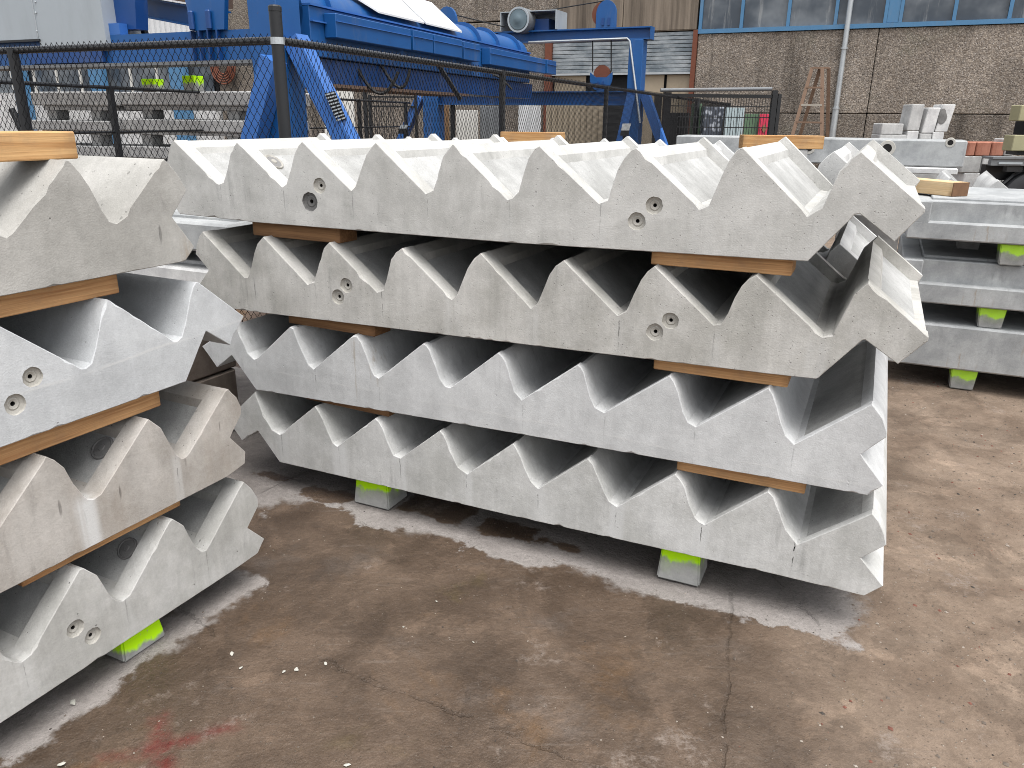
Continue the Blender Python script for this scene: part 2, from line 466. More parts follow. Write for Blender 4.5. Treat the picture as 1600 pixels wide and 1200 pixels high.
def ground_material():
    t = NT('yard_ground_mat')
    P = t.obj()
    n1 = t.noise(P, 1.1, 7, 0.62)
    n2 = t.noise(t.mapv(P, loc=(5, 2, 0)), 3.4, 7, 0.65, 0.4)
    n3 = t.noise(P, 14, 6, 0.7)
    n4 = t.noise(P, 60, 4, 0.7)
    fine = t.noise(P, 260, 2, 0.7)
    # brown silt of the damp yard
    wet = t.mix(t.rng(n2, 0.34, 0.66), (0.088, 0.060, 0.041, 1), (0.150, 0.105, 0.074, 1))
    rust = t.rng(t.noise(t.mapv(P, loc=(1.3, 8, 0)), 2.1, 6, 0.65, 0.3), 0.56, 0.74)
    wet = t.mix(t.m_('MULTIPLY', rust, 0.6), wet, (0.17, 0.092, 0.036, 1))
    rust2 = t.rng(t.noise(t.mapv(P, loc=(9.3, 4, 0)), 1.7, 5, 0.65, 0.3), 0.60, 0.76)
    wet = t.mix(t.m_('MULTIPLY', rust2, 0.55), wet, (0.13, 0.10, 0.034, 1))
    gryp = t.rng(t.noise(t.mapv(P, loc=(3.3, 1, 0)), 2.7, 7, 0.7), 0.54, 0.72)
    wet = t.mix(t.m_('MULTIPLY', gryp, 0.5), wet, (0.15, 0.125, 0.108, 1))
    # the right hand side is drier, gritty
    dryr = t.rng(t.m_('ADD', t.m_('SUBTRACT', dotn(t, P, FR.x), t.m_('MULTIPLY', dotn(t, P, FR.y), -0.12)), t.val(n1, -0.5, 0.5)), -0.1, 0.75)
    grit = t.mix(t.rng(n2, 0.3, 0.7), (0.168, 0.120, 0.086, 1), (0.292, 0.220, 0.164, 1))
    grit = t.mul(grit, t.val(n3, 0.68, 1.34))
    base = t.mix(dryr, wet, grit)
    # crisp film edges, scuffs and drag marks on the damp part
    film = t.rng(t.noise(t.mapv(P, loc=(6.1, 2.2, 0)), 2.6, 9, 0.62, 0.5), 0.53, 0.545)
    base = t.mul(base, t.val(film, 1.0, 0.84))
    film2 = t.rng(t.noise(t.mapv(P, loc=(1.1, 7.2, 0)), 4.4, 9, 0.66, 0.3), 0.58, 0.60)
    base = t.mul(base, t.val(film2, 1.0, 1.22))
    dr = t.mapv(P, (3.0, 42.0, 1), rot=(0, 0, math.radians(-28)))
    drag = t.rng(t.noise(dr, 1.0, 6, 0.7), 0.55, 0.72)
    base = t.mix(t.m_('MULTIPLY', t.m_('MULTIPLY', drag, t.rng(n2, 0.42, 0.6)), 0.45), base, (0.24, 0.20, 0.17, 1))
    scuff = t.m_('MULTIPLY', t.rng(t.noise(P, 38, 8, 0.8), 0.60, 0.70), t.rng(t.noise(t.mapv(P, loc=(8, 8, 0)), 4.5, 5, 0.7), 0.55, 0.68))
    base = t.mix(t.m_('MULTIPLY', scuff, 0.6), base, (0.34, 0.29, 0.25, 1))
    # pale worn patches of the old concrete
    pale = t.rng(t.noise(t.mapv(P, loc=(2.2, 6.1, 0)), 1.9, 9, 0.74), 0.57, 0.64)
    pale = t.m_('MULTIPLY', pale, t.rng(n4, 0.40, 0.56))
    base = t.mix(t.m_('MULTIPLY', pale, 0.5), base, (0.31, 0.26, 0.225, 1))
    # dry concrete that the stacks keep the rain off
    s1 = rect_sdf(t, P, FR, -1.3, 1.46, 3.55, 1.18)
    s2 = rect_sdf(t, P, FL, 0.3, 1.50, 2.45, 0.57)
    s3 = rect_sdf(t, P, FR, -3.4, 1.2, 3.0, 0.75)
    s = t.m_('MINIMUM', t.m_('MINIMUM', s1, s2), s3)
    s = t.m_('ADD', s, t.val(t.noise(P, 4.5, 8, 0.68), -0.19, 0.19))
    s = t.m_('ADD', s, t.val(n4, -0.012, 0.012))
    sft = t.rng(t.noise(t.mapv(P, loc=(3, 5, 0)), 2.2, 3), 0.35, 0.65, 0.006, 0.045)
    dry = t.rng(t.m_('DIVIDE', s, sft), 0.6, -1.0)
    dry = t.m_('MULTIPLY', dry, t.rng(t.m_('ADD', t.m_('MULTIPLY', t.m_('DIVIDE', s, sft), -0.15), n4), 0.32, 0.44))
    for (qx, qy, ra) in ((512, 772, 0.10), (688, 790, 0.13), (795, 822, 0.10), (430, 742, 0.07), (870, 845, 0.06)):
        c_ = g0(qx, qy)
        dd = seg_dist(t, P, (c_.x - 0.06, c_.y + 0.03), (c_.x + 0.06, c_.y - 0.03))
        dd = t.m_('ADD', dd, t.val(t.noise(P, 7, 6, 0.65), -0.10, 0.10))
        dry = t.m_('MULTIPLY', dry, t.rng(dd, ra - 0.05, ra - 0.03))
    drop = t.rng(t.noise(t.mapv(P, loc=(4.4, 0.6, 0)), 2.7, 4, 0.55, 0.4), 0.61, 0.66)        # drips between the flights
    dry = t.m_('MULTIPLY', dry, t.m_('SUBTRACT', 1.0, t.m_('MULTIPLY', drop, 0.85)))
    dcol = t.mix(t.rng(n2, 0.3, 0.7), (0.205, 0.182, 0.167, 1), (0.320, 0.290, 0.270, 1))
    dcol = t.mul(dcol, t.val(n3, 0.80, 1.2))
    rim = t.m_('MULTIPLY', t.rng(s, -0.16, -0.02), dry)
    dcol = t.mix(t.m_('MULTIPLY', rim, 0.45), dcol, (0.44, 0.405, 0.38, 1))
    base = t.mix(dry, base, dcol)
    # slab joints and cracks
    wob = t.val(t.noise(P, 6, 6, 0.7), -0.045, 0.045)
    P2 = t.t.nodes.new('ShaderNodeVectorMath'); P2.operation = 'ADD'
    t.put(P2.inputs[0], P)
    cmb = t.t.nodes.new('ShaderNodeCombineXYZ'); t.put(cmb.inputs[0], wob); t.put(cmb.inputs[1], wob)
    t.put(P2.inputs[1], cmb.outputs[0]); Pw = P2.outputs[0]
    j = None
    for a, b in (((-0.70, 3.75), (-1.20, 3.02)), ((-0.95, 2.12), (-1.40, 2.42)), ((0.80, 2.40), (0.55, 1.55)), ((-0.62, 2.02), (0.40, 1.50)), ((0.98, 2.5), (1.04, 2.2))):
        d = seg_dist(t, Pw, a, b)
        j = d if j is None else t.m_('MINIMUM', j, d)
    band = t.rng(j, 0.06, 0.0)
    crack = t.rng(j, 0.007, 0.002)
    brk = t.rng(t.noise(t.mapv(P, loc=(1, 3, 0)), 5.5, 5, 0.65), 0.40, 0.52)
    base = t.mul(base, t.val(t.m_('MULTIPLY', band, t.rng(n3, 0.35, 0.7)), 1.0, 0.82))
    base = t.mul(base, t.val(t.m_('MULTIPLY', crack, brk), 1.0, 0.80))
    # red spray mark
    rd = t.noise(t.mapv(P, loc=(2, 2, 0)), 9, 5, 0.7)
    r1 = seg_dist(t, P, (-1.06, 1.60), (-0.76, 1.72))
    r2 = seg_dist(t, P, (-0.86, 1.52), (-0.98, 1.74))
    rr = t.m_('ADD', t.m_('MINIMUM', r1, r2), t.val(rd, -0.05, 0.05))
    red = t.m_('MULTIPLY', t.rng(rr, 0.05, -0.03), t.rng(n3, 0.3, 0.6))
    base = t.mix(t.m_('MULTIPLY', red, 0.9), base, (0.15, 0.014, 0.013, 1))
    # sand grains, dark and light
    gv = t.vor(P, 95); gc = t.sep(t.vor(P, 95, out='Color'))
    light = t.m_('MULTIPLY', t.rng(gv, 0.30, 0.18), t.rng(gc[0], 0.93, 0.94))
    dark = t.m_('MULTIPLY', t.rng(gv, 0.36, 0.2), t.rng(gc[1], 0.84, 0.86))
    gritw = t.val(dryr, 0.35, 1.0)
    base = t.mix(t.m_('MULTIPLY', t.m_('MULTIPLY', light, gritw), 0.6), base, (0.40, 0.36, 0.31, 1))
    base = t.mul(base, t.val(t.m_('MULTIPLY', dark, gritw), 1.0, 0.55))
    base = t.mul(base, t.val(n4, 0.68, 1.32))
    base = t.mul(base, t.val(fine, 0.50, 1.06))
    h = t.m_('ADD', t.m_('MULTIPLY', n3, 0.9), t.m_('MULTIPLY', n4, 0.55))
    h = t.m_('ADD', h, t.m_('MULTIPLY', light, 0.35))
    h = t.m_('SUBTRACT', h, t.m_('MULTIPLY', t.m_('MULTIPLY', crack, brk), 0.35))
    rough = t.mix(t.m_('MAXIMUM', dry, dryr), t.val(n2, 0.32, 0.60), (0.9, 0.9, 0.9, 1))
    bs = t.bump(h, 0.75, 0.012)
    return t.out(base, rough, bs, spec=0.35)

# --- concretes of the flights (real greys; light does the rest)
M_F1 = concrete('concrete_top_flight', (0.440, 0.435, 0.413), (0.550, 0.544, 0.522), 0.10, 0.6, valley=(0.168, 0.3245, 0.15, 0.5))
M_F2 = concrete('concrete_second_flight', (0.396, 0.387, 0.358), (0.539, 0.528, 0.501), 0.20, 0.6, valley=(0.178, 0.3155, 0.25, 0.8), seed=3.1)
M_F3 = concrete('concrete_third_flight', (0.511, 0.516, 0.516), (0.617, 0.623, 0.623), 0.08, 0.35, pour=(0.085, -0.012), valley=(0.176, 0.3155, 0.35, 0.7), seed=6.7)
M_F4 = concrete('concrete_bottom_flight', (0.452, 0.452, 0.434), (0.594, 0.594, 0.582), 0.17, 0.4, valley=(0.170, 0.3075, 0.8, 1.6), seed=9.2)
M_L1 = concrete('concrete_left_top', (0.340, 0.332, 0.310), (0.450, 0.440, 0.415), 0.10, 0.9, dashes=0.6, seed=12.4)
M_L2 = concrete('concrete_left_second', (0.474, 0.488, 0.499), (0.566, 0.582, 0.592), 0.07, 0.5, pour=(0.10, 0.03), seed=15.3)
M_L3 = concrete('concrete_left_third', (0.340, 0.315, 0.285), (0.470, 0.445, 0.415), 0.16, 0.9, dashes=0.8, valley=(0.790, 0.314, 0.9, 0.6), brown=0.6, seed=18.8)
M_L4 = concrete('concrete_left_bottom', (0.385, 0.380, 0.359), (0.520, 0.515, 0.499), 0.18, 0.9, dashes=0.7, valley=(0.79, 0.308, 0.35, 0.5), seed=21.5)
M_BACK = concrete('concrete_back_flights', (0.470, 0.470, 0.465), (0.582, 0.582, 0.571), 0.10, 0.4, seed=25.0)
M_SLAB = concrete('concrete_slab', (0.29, 0.30, 0.305), (0.41, 0.42, 0.42), 0.10, 0.4, seed=29.0)
M_SLABW = concrete('concrete_far_slab', (0.480, 0.480, 0.480), (0.672, 0.672, 0.660), 0.12, 0.3, seed=33.0)
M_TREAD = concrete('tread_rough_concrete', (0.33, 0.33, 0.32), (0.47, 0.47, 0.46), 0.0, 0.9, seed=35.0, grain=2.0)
M_SOCK = concrete('socket_mortar', (0.34, 0.325, 0.29), (0.46, 0.445, 0.41), 0.05, 0.8, seed=36.0)
M_SOCKD = concrete('socket_mortar_dark', (0.13, 0.128, 0.125), (0.23, 0.225, 0.22), 0.05, 0.8, seed=37.0)
M_HOLE = plain('bore_dark', (0.012, 0.011, 0.010), 0.9)  # near-black colour stands in for the shade inside bores and holes

def block_material(name, amt, seed, lo=0.42, hi=0.66):
    t = NT(name)
    o = t.mapv(t.obj(), loc=(seed, seed, seed))
    g = t.sep(t.gen())
    n = t.noise(o, 9, 5, 0.65)
    col = t.mix(t.rng(n, 0.35, 0.65), (0.25, 0.255, 0.245, 1), (0.36, 0.36, 0.35, 1))
    col = t.mul(col, t.val(t.noise(o, 150, 2), 0.88, 1.12))
    p = t.m_('ADD', g[2], t.m_('MULTIPLY', t.m_('SUBTRACT', t.noise(t.mapv(o, (14, 14, 10)), 1.0, 4, 0.6), 0.5), 0.95))
    mk = t.rng(p, lo, hi)
    mist = t.m_('MULTIPLY', t.rng(p, 0.15, 0.6), 0.12)
    bare = t.rng(t.noise(t.mapv(o, (60, 60, 60)), 1.0, 4, 0.7), 0.62, 0.72)
    mk = t.m_('MULTIPLY', mk, t.m_('SUBTRACT', 1.0, t.m_('MULTIPLY', bare, 0.7)))
    mk = t.m_('MULTIPLY', t.m_('MAXIMUM', mk, mist), amt)
    col = t.mix(mk, col, (0.50, 0.92, 0.002, 1))
    return t.out(col, 0.8, t.bump(n, 0.3, 0.004), spec=0.3)

M_BLOCK = block_material('spray_marked_block', 1.0, 2.0)
M_BLOCK2 = block_material('spray_marked_block_faint', 0.8, 5.0)
M_BLOCK3 = block_material('spray_marked_block_left', 1.0, 11.0, 0.18, 0.42)
M_WOOD = timber('timber_pad', (0.40, 0.20, 0.085), (0.60, 0.35, 0.165), 0, 1.0)
M_WOODD = timber('timber_pad_dark', (0.20, 0.105, 0.05), (0.33, 0.18, 0.085), 0, 4.0)
M_WOODL = timber('timber_pale', (0.40, 0.205, 0.078), (0.62, 0.385, 0.18), 0, 7.0)
M_WOODY = timber('timber_weathered', (0.62, 0.43, 0.23), (0.74, 0.56, 0.34), 1, 9.0)
M_GROUND = ground_material()

# ------------------------------------------------------------------ ground
def graded(lo, hi, step, far):
    a = []
    x = lo
    while x <= hi + 1e-6: a.append(x); x += step
    s = step; x = a[-1]
    while x < far: s *= 1.35; x += s; a.append(x)
    s = step; x = a[0]
    while x > -far: s *= 1.35; x -= s; a.insert(0, x)
    return a
from mathutils import noise as mnoise
gx, gy = graded(-3.2, 4.6, 0.05, 260), graded(1.0, 7.4, 0.05, 260)
gv = []
for y in gy:
    for x in gx:
        r = max(abs(x - 0.7) - 3.9, abs(y - 4.2) - 3.2, 0)
        k = max(0.0, 1 - r / 2)
        z = 0.009 * mnoise.noise((x * 1.3, y * 1.3, 3.1)) + 0.004 * mnoise.noise((x * 5, y * 5, 1.7)) + 0.002 * mnoise.noise((x * 17, y * 17, 0.7))
        gv.append((x, y, (z - 0.008) * k))
nx = len(gx)
gf = [(j * nx + i, j * nx + i + 1, (j + 1) * nx + i + 1, (j + 1) * nx + i) for j in range(len(gy) - 1) for i in range(nx - 1)]
me = bpy.data.meshes.new('ground'); me.from_pydata(gv, [], gf)
me.polygons.foreach_set('use_smooth', [True] * len(me.polygons))
tag(link('ground', me, M_GROUND), kind='structure')

# ------------------------------------------------------------------ stair flights
RIGHT_PROFILES = {1:[(-2.677,1.200),(-2.726,1.255),(-2.648,1.337),(-2.713,1.401),(-2.702,1.437),(-2.680,1.477),(-2.658,1.498),(-2.450,1.336),(-2.437,1.332),(-2.412,1.340),(-2.384,1.391),(-2.359,1.454),(-2.338,1.481),(-2.319,1.498),(-2.111,1.335),(-2.091,1.346),(-2.063,1.402),(-2.039,1.462),(-2.018,1.491),(-1.998,1.507),(-1.785,1.336),(-1.767,1.351),(-1.734,1.421),(-1.711,1.466),(-1.687,1.494),(-1.667,1.510),(-1.464,1.340),(-1.432,1.354),(-1.404,1.432),(-1.391,1.469),(-1.370,1.497),(-1.350,1.512),(-1.142,1.336),(-1.125,1.341),(-1.101,1.363),(-1.079,1.437),(-1.066,1.474),(-1.046,1.503),(-1.028,1.513),(-0.815,1.340),(-0.785,1.352),(-0.773,1.398),(-0.758,1.448),(-0.739,1.483),(-0.718,1.507),(-0.702,1.515),(-0.491,1.343),(-0.463,1.353),(-0.451,1.389),(-0.427,1.459),(-0.415,1.487),(-0.397,1.515),(-0.381,1.524),(-0.177,1.340),(-0.140,1.362),(-0.124,1.413),(-0.108,1.467),(-0.082,1.501),(-0.059,1.520),(0.124,1.375),(0.124,1.365),(0.061,1.280),(-0.038,1.352),(-0.051,1.348),(-0.160,1.207),(-0.273,1.204),(-1.123,1.191),(-2.261,1.190)],
2:[(-2.578,0.813),(-2.627,0.889),(-2.549,0.971),(-2.614,1.035),(-2.603,1.071),(-2.581,1.111),(-2.559,1.133),(-2.352,0.956),(-2.335,0.958),(-2.318,0.983),(-2.287,1.065),(-2.265,1.104),(-2.231,1.134),(-2.023,0.958),(-1.993,0.974),(-1.973,1.014),(-1.953,1.066),(-1.931,1.111),(-1.904,1.135),(-1.692,0.960),(-1.665,0.975),(-1.649,1.006),(-1.622,1.093),(-1.601,1.119),(-1.572,1.138),(-1.364,0.966),(-1.343,0.983),(-1.326,1.025),(-1.299,1.085),(-1.273,1.124),(-1.245,1.145),(-1.047,0.967),(-1.023,0.988),(-1.000,1.045),(-0.982,1.091),(-0.960,1.124),(-0.930,1.146),(-0.732,0.977),(-0.704,0.994),(-0.681,1.054),(-0.659,1.105),(-0.640,1.134),(-0.618,1.153),(-0.414,0.982),(-0.391,0.989),(-0.374,1.024),(-0.358,1.077),(-0.341,1.115),(-0.322,1.139),(-0.301,1.152),(-0.090,0.983),(-0.064,0.994),(-0.051,1.027),(-0.020,1.121),(-0.002,1.142),(0.012,1.158),(0.191,1.018),(0.191,1.007),(0.125,0.928),(0.028,0.990),(0.020,0.987),(-0.084,0.855),(-0.091,0.850),(-0.232,0.846),(-1.119,0.832),(-2.308,0.814)],
3:[(-2.353,0.460),(-2.472,0.602),(-2.568,0.532),(-2.642,0.620),(-2.430,0.751),(-2.420,0.718),(-2.379,0.623),(-2.346,0.599),(-2.323,0.610),(-2.133,0.770),(-2.117,0.764),(-2.096,0.708),(-2.071,0.656),(-2.052,0.617),(-2.027,0.601),(-1.815,0.774),(-1.800,0.770),(-1.780,0.749),(-1.761,0.707),(-1.740,0.648),(-1.724,0.618),(-1.703,0.610),(-1.493,0.781),(-1.479,0.775),(-1.465,0.759),(-1.444,0.716),(-1.423,0.650),(-1.398,0.622),(-1.376,0.621),(-1.175,0.788),(-1.160,0.776),(-1.144,0.756),(-1.126,0.704),(-1.107,0.648),(-1.078,0.620),(-0.867,0.785),(-0.855,0.778),(-0.843,0.761),(-0.815,0.675),(-0.795,0.637),(-0.761,0.624),(-0.542,0.793),(-0.526,0.776),(-0.508,0.738),(-0.487,0.675),(-0.467,0.640),(-0.440,0.628),(-0.225,0.800),(-0.209,0.777),(-0.193,0.741),(-0.175,0.691),(-0.155,0.649),(-0.127,0.625),(0.075,0.794),(0.095,0.774),(0.112,0.753),(0.130,0.710),(0.130,0.697),(0.068,0.628),(0.145,0.538),(0.106,0.496),(-0.192,0.494),(-1.116,0.483)],
4:[(-2.258,0.131),(-2.367,0.263),(-2.468,0.197),(-2.544,0.284),(-2.358,0.450),(-2.357,0.429),(-2.324,0.341),(-2.284,0.281),(-2.243,0.267),(-2.035,0.435),(-2.020,0.417),(-1.999,0.383),(-1.977,0.328),(-1.954,0.282),(-1.932,0.269),(-1.731,0.433),(-1.713,0.419),(-1.696,0.394),(-1.674,0.336),(-1.649,0.283),(-1.615,0.279),(-1.428,0.434),(-1.411,0.418),(-1.392,0.381),(-1.372,0.338),(-1.350,0.293),(-1.307,0.271),(-1.110,0.440),(-1.094,0.417),(-1.077,0.386),(-1.058,0.340),(-1.033,0.297),(-1.004,0.274),(-0.812,0.439),(-0.794,0.420),(-0.781,0.392),(-0.764,0.357),(-0.743,0.316),(-0.724,0.284),(-0.694,0.270),(-0.495,0.442),(-0.476,0.424),(-0.458,0.399),(-0.438,0.342),(-0.414,0.295),(-0.379,0.274),(-0.187,0.444),(-0.167,0.428),(-0.151,0.401),(-0.134,0.357),(-0.115,0.319),(-0.074,0.274),(0.129,0.437),(0.151,0.415),(0.173,0.375),(0.184,0.339),(0.119,0.275),(0.197,0.193),(0.148,0.142),(-0.153,0.145),(-1.112,0.134)]}
LEFT_PROFILES = {1:[(1.105,1.322),(1.227,1.417),(1.293,1.486),(1.301,1.489),(1.311,1.487),(1.335,1.456),(1.355,1.420),(1.364,1.398),(1.380,1.356),(1.398,1.331),(1.416,1.320),(1.431,1.327),(1.511,1.401),(1.587,1.474),(1.598,1.479),(1.616,1.462),(1.642,1.429),(1.663,1.389),(1.599,1.318),(1.666,1.224),(1.629,1.186),(1.077,1.185)],
2:[(1.062,1.114),(1.228,0.963),(1.240,0.960),(1.261,0.964),(1.279,0.977),(1.298,1.008),(1.326,1.078),(1.342,1.114),(1.353,1.124),(1.362,1.118),(1.527,0.976),(1.547,0.957),(1.559,0.956),(1.577,0.965),(1.597,1.002),(1.626,1.076),(1.640,1.103),(1.654,1.118),(1.666,1.114),(1.831,0.973),(1.761,0.892),(1.670,0.961),(1.571,0.824),(1.003,0.821)],
3:[(0.962,0.621),(1.101,0.756),(1.108,0.758),(1.128,0.740),(1.150,0.708),(1.160,0.674),(1.186,0.609),(1.198,0.593),(1.214,0.586),(1.237,0.591),(1.412,0.747),(1.422,0.752),(1.460,0.710),(1.476,0.666),(1.498,0.609),(1.514,0.589),(1.528,0.584),(1.547,0.594),(1.718,0.747),(1.732,0.749),(1.763,0.710),(1.778,0.671),(1.774,0.647),(1.716,0.582),(1.775,0.508),(1.767,0.468),(1.683,0.453),(1.027,0.449)],
4:[(0.897,0.304),(0.913,0.263),(0.933,0.237),(0.956,0.231),(1.129,0.388),(1.141,0.402),(1.149,0.401),(1.183,0.359),(1.209,0.277),(1.225,0.250),(1.244,0.236),(1.269,0.241),(1.440,0.404),(1.453,0.407),(1.489,0.366),(1.506,0.314),(1.526,0.263),(1.544,0.241),(1.560,0.238),(1.579,0.252),(1.732,0.391),(1.752,0.404),(1.783,0.366),(1.807,0.317),(1.806,0.287),(1.746,0.228),(1.817,0.148),(1.780,0.109),(1.716,0.105),(1.624,0.103),(0.855,0.101)]}


def resample(pts, step=0.022, topw=0.05):
    """close polygon -> finer points, tagged True where they lie on a tread (long straight upper edges)"""
    n = len(pts)
    zmin = min(p[1] for p in pts)
    out = []
    for i in range(n):
        a, b = Vector(pts[i]), Vector(pts[(i + 1) % n])
        L = (b - a).length
        if L < 1e-5: continue
        mid = (a.y + b.y) / 2 - zmin
        tread = L > 0.17 and 0.35 < abs((b.y - a.y) / max(abs(b.x - a.x), 1e-6)) < 1.7 and mid > 0.12
        k = max(1, int(round(L / step)))
        nrm = Vector((b.y - a.y, a.x - b.x)).normalized()
        hi_first = a.y > b.y
        for j in range(k):
            q = a + (b - a) * (j / k)
            dd = L * j / k
            top = dd if hi_first else L - dd
            lvl = 0
            if tread: lvl = 2 if (top > topw and L - top > 0.012) else 1
            out.append([q, lvl, nrm])
    m_ = len(out)
    res = []
    for i in range(m_):
        q, t, nn = out[i]
        pq, pt, pn = out[i - 1]
        a, b = out[i - 1][0], out[(i + 1) % m_][0]
        vn = Vector((b.y - a.y, a.x - b.x))
        vn = vn.normalized() if vn.length > 1e-9 else nn
        res.append((q, t if t else (1 if pt else 0), (nn if t else pn) if (t or pt) else vn, vn))
    return res

def flight(name, F, prof, w0, width, mat, label, group, sockets=(), seed=0, recess=0.020, rim=0.072, top=0.055):
    rnd = random.Random(seed)
    area = sum(prof[i][0] * prof[(i + 1) % len(prof)][1] - prof[(i + 1) % len(prof)][0] * prof[i][1] for i in range(len(prof)))
    if area < 0: prof = prof[::-1]
    # drop repeats
    prof = [p for i, p in enumerate(prof) if (Vector(p) - Vector(prof[i - 1])).length > 0.003]
    R = resample(prof, 0.022, top)
    n = len(R)
    xs = [r[0].x for r in R]; zs = [r[0].y for r in R]
    xc, zb = (min(xs) + max(xs)) / 2, min(zs)
    # for a counter-clockwise outline the outward normal is (dz, -dx)
    ph = rnd.uniform(0, 50)
    def inset(i):
        q = R[i][0]
        c = mnoise.noise((q.x * 19 + ph, q.y * 19, 2.0)) ; c2 = mnoise.noise((q.x * 55, q.y * 55 + ph, 5.0))
        v = 0.0021 + 0.0010 * c2 + (0.022 * (c - 0.38) if c > 0.38 else 0) + (0.004 if c2 > 0.45 else 0)
        return max(0.0010, v)
    ins = [inset(i) for i in range(n)]
    def ring(w, mode):
        o = []
        for i, (q, t, nt, vn) in enumerate(R):
            p = q.copy(); ww = w
            if mode == 'in0': p = q - vn * ins[i]
            elif mode == 'e0': ww = w + ins[i] * 0.9
            elif mode == 'e1': ww = w - ins[i] * 0.9
            elif mode == 'rec' and t: p = q - nt * (recess if t == 2 else 0.004)
            elif mode == 'far' and t: p = q + nt * 0.020
            o.append(Vector((p.x - xc, ww, p.y - zb)))
        return o
    secs = [ring(0, 'in0'), ring(0, 'e0'), ring(rim, ''), ring(rim + 0.005, 'rec'), ring(width * 0.5, 'rec'), ring(width - 0.052, 'rec'), ring(width - 0.048, 'far'), ring(width - 0.006, 'far'), ring(width - 0.004, ''), ring(width, 'e1'), ring(width, 'in0')]
    V = [v for s in secs for v in s]
    Fc = []; panel = []
    for k in range(len(secs) - 1):
        for i in range(n):
            j = (i + 1) % n
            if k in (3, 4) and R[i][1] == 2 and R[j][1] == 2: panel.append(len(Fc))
            Fc.append((k * n + i, k * n + j, (k + 1) * n + j, (k + 1) * n + i))
    # near cap, with round sockets left open
    outer = [(v.x, v.z, 0) for v in secs[0]]
    loops = [outer]; idx = list(range(n)); socks = []
    for (l, z, r, dark) in sockets:
        base = len(V); c = Vector((l - xc, 0, z - zb)); K = 22
        ringp = [c + Vector((math.cos(2 * math.pi * q / K) * r * (1 + 0.05 * rnd.uniform(-1, 1)), 0, math.sin(2 * math.pi * q / K) * r * (1 + 0.05 * rnd.uniform(-1, 1)))) for q in range(K)]
        V += ringp; loops.append([(p.x, p.z, 0) for p in ringp]); idx += list(range(base, base + K))
        socks.append((ringp, c, r, dark))
    for tri in tessellate_polygon([[Vector(p) for p in lp] for lp in loops]):
        Fc.append(tuple(idx[i] for i in tri))
    far = [(v.x, v.z, 0) for v in secs[-1]]
    b = (len(secs) - 1) * n
    for tri in tessellate_polygon([[Vector(p) for p in far]]):
        Fc.append(tuple(b + i for i in tri))
    me = bpy.data.meshes.new(name); me.from_pydata(V, [], Fc)
    bm = bmesh.new(); bm.from_mesh(me); bmesh.ops.recalc_face_normals(bm, faces=bm.faces[:]); bm.to_mesh(me); bm.free()
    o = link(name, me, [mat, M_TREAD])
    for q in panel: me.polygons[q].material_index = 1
    o.location = F.p(xc, w0, zb); o.rotation_euler = (0, 0, F.rot)
    smooth(me, 28)
    tag(o, label, 'stair flight', group)
    for ringp, c, r, dark in socks:
        K = len(ringp)
        sv = [p.copy() for p in ringp]
        for depth, f in ((0.007, 0.93), (0.010, 0.62), (0.008, 0.50), (0.011, 0.22), (0.035, 0.18)):
            sv += [c + (p - c) * f + Vector((0, depth, 0)) for p in ringp]
        sf = [(q * K + i, q * K + (i + 1) % K, (q + 1) * K + (i + 1) % K, (q + 1) * K + i) for q in range(5) for i in range(K)]
        sf.append(tuple(5 * K + i for i in range(K)))
        sm_ = bpy.data.meshes.new('lifting_socket'); sm_.from_pydata(sv, [], sf)
        so = link('lifting_socket', sm_, [M_SOCKD if dark else M_SOCK, M_HOLE], o)
        for q in range(4 * K, 5 * K + 1): sm_.polygons[q].material_index = 1
        if dark: so['label'] = 'dark stained lifting socket'
    return o

G_R = 'precast stair flights of the near stack'
G_L = 'precast stair flights of the left stack'
G_B = 'precast stair flights stacked behind the near stack'
W0, WID, N0 = 2.44, 0.98, 1.89
fr1 = flight('stair_flight', FR, RIGHT_PROFILES[1], W0, WID, M_F1, 'grey stair flight on top of the near centre stack, steps bright in the open', G_R,
       [(-1.931, 1.348, 0.029, 0), (-1.982, 1.286, 0.036, 1), (-0.633, 1.343, 0.028, 0), (-0.686, 1.291, 0.029, 0)], 1)
fr2 = flight('stair_flight', FR, RIGHT_PROFILES[2], W0, WID, M_F2, 'grey stair flight second from top of the near centre stack, end nose jutting right', G_R,
       [(-1.835, 0.973, 0.029, 0), (-1.878, 0.923, 0.030, 0), (-0.554, 0.980, 0.028, 0), (-0.602, 0.936, 0.029, 0)], 2)
flight('stair_flight', FR, RIGHT_PROFILES[3], W0, WID, M_F3, 'smooth pale stair flight third from top of the near centre stack, with pour line', G_R, [], 3, recess=0.010, rim=0.034, top=0.022)
flight('stair_flight', FR, RIGHT_PROFILES[4], W0, WID, M_F4, 'pale stair flight at the bottom of the near centre stack, streaked white below steps', G_R, [], 4, recess=0.010, rim=0.034, top=0.022)

def extend(prof, ia, ib, count):
    """repeat one step of a left-hand flight further towards the viewer's side"""
    step = prof[ib][0] - prof[ia][0]
    one = prof[ia:ib]
    pre = []
    for k in range(count, 0, -1):
        pre += [(x - step * k, z) for x, z in one]
    body = pre + prof[ia:-1]
    x_end = body[0][0]
    zb = prof[-1][1]
    return body + [(x_end - 0.06, zb), (x_end - 0.22, zb + 0.16)]
L_IDX = {1: (3, 14), 2: (8, 17), 3: (2, 11), 4: (6, 13)}
LW_ = 0.98
fl1 = flight('stair_flight', FL, extend(LEFT_PROFILES[1], 3, 14, 6), N0, LW_, M_L1, 'grey pitted stair flight on top of the left stack, under the loose timber', G_L, [], 5)
flight('stair_flight', FL, extend(LEFT_PROFILES[2], 8, 17, 6), N0, LW_, M_L2, 'bluish pale stair flight second from top of the left stack, with two round sockets', G_L,
       [(1.115, 0.973, 0.026, 0), (1.060, 0.918, 0.027, 0)], 6)
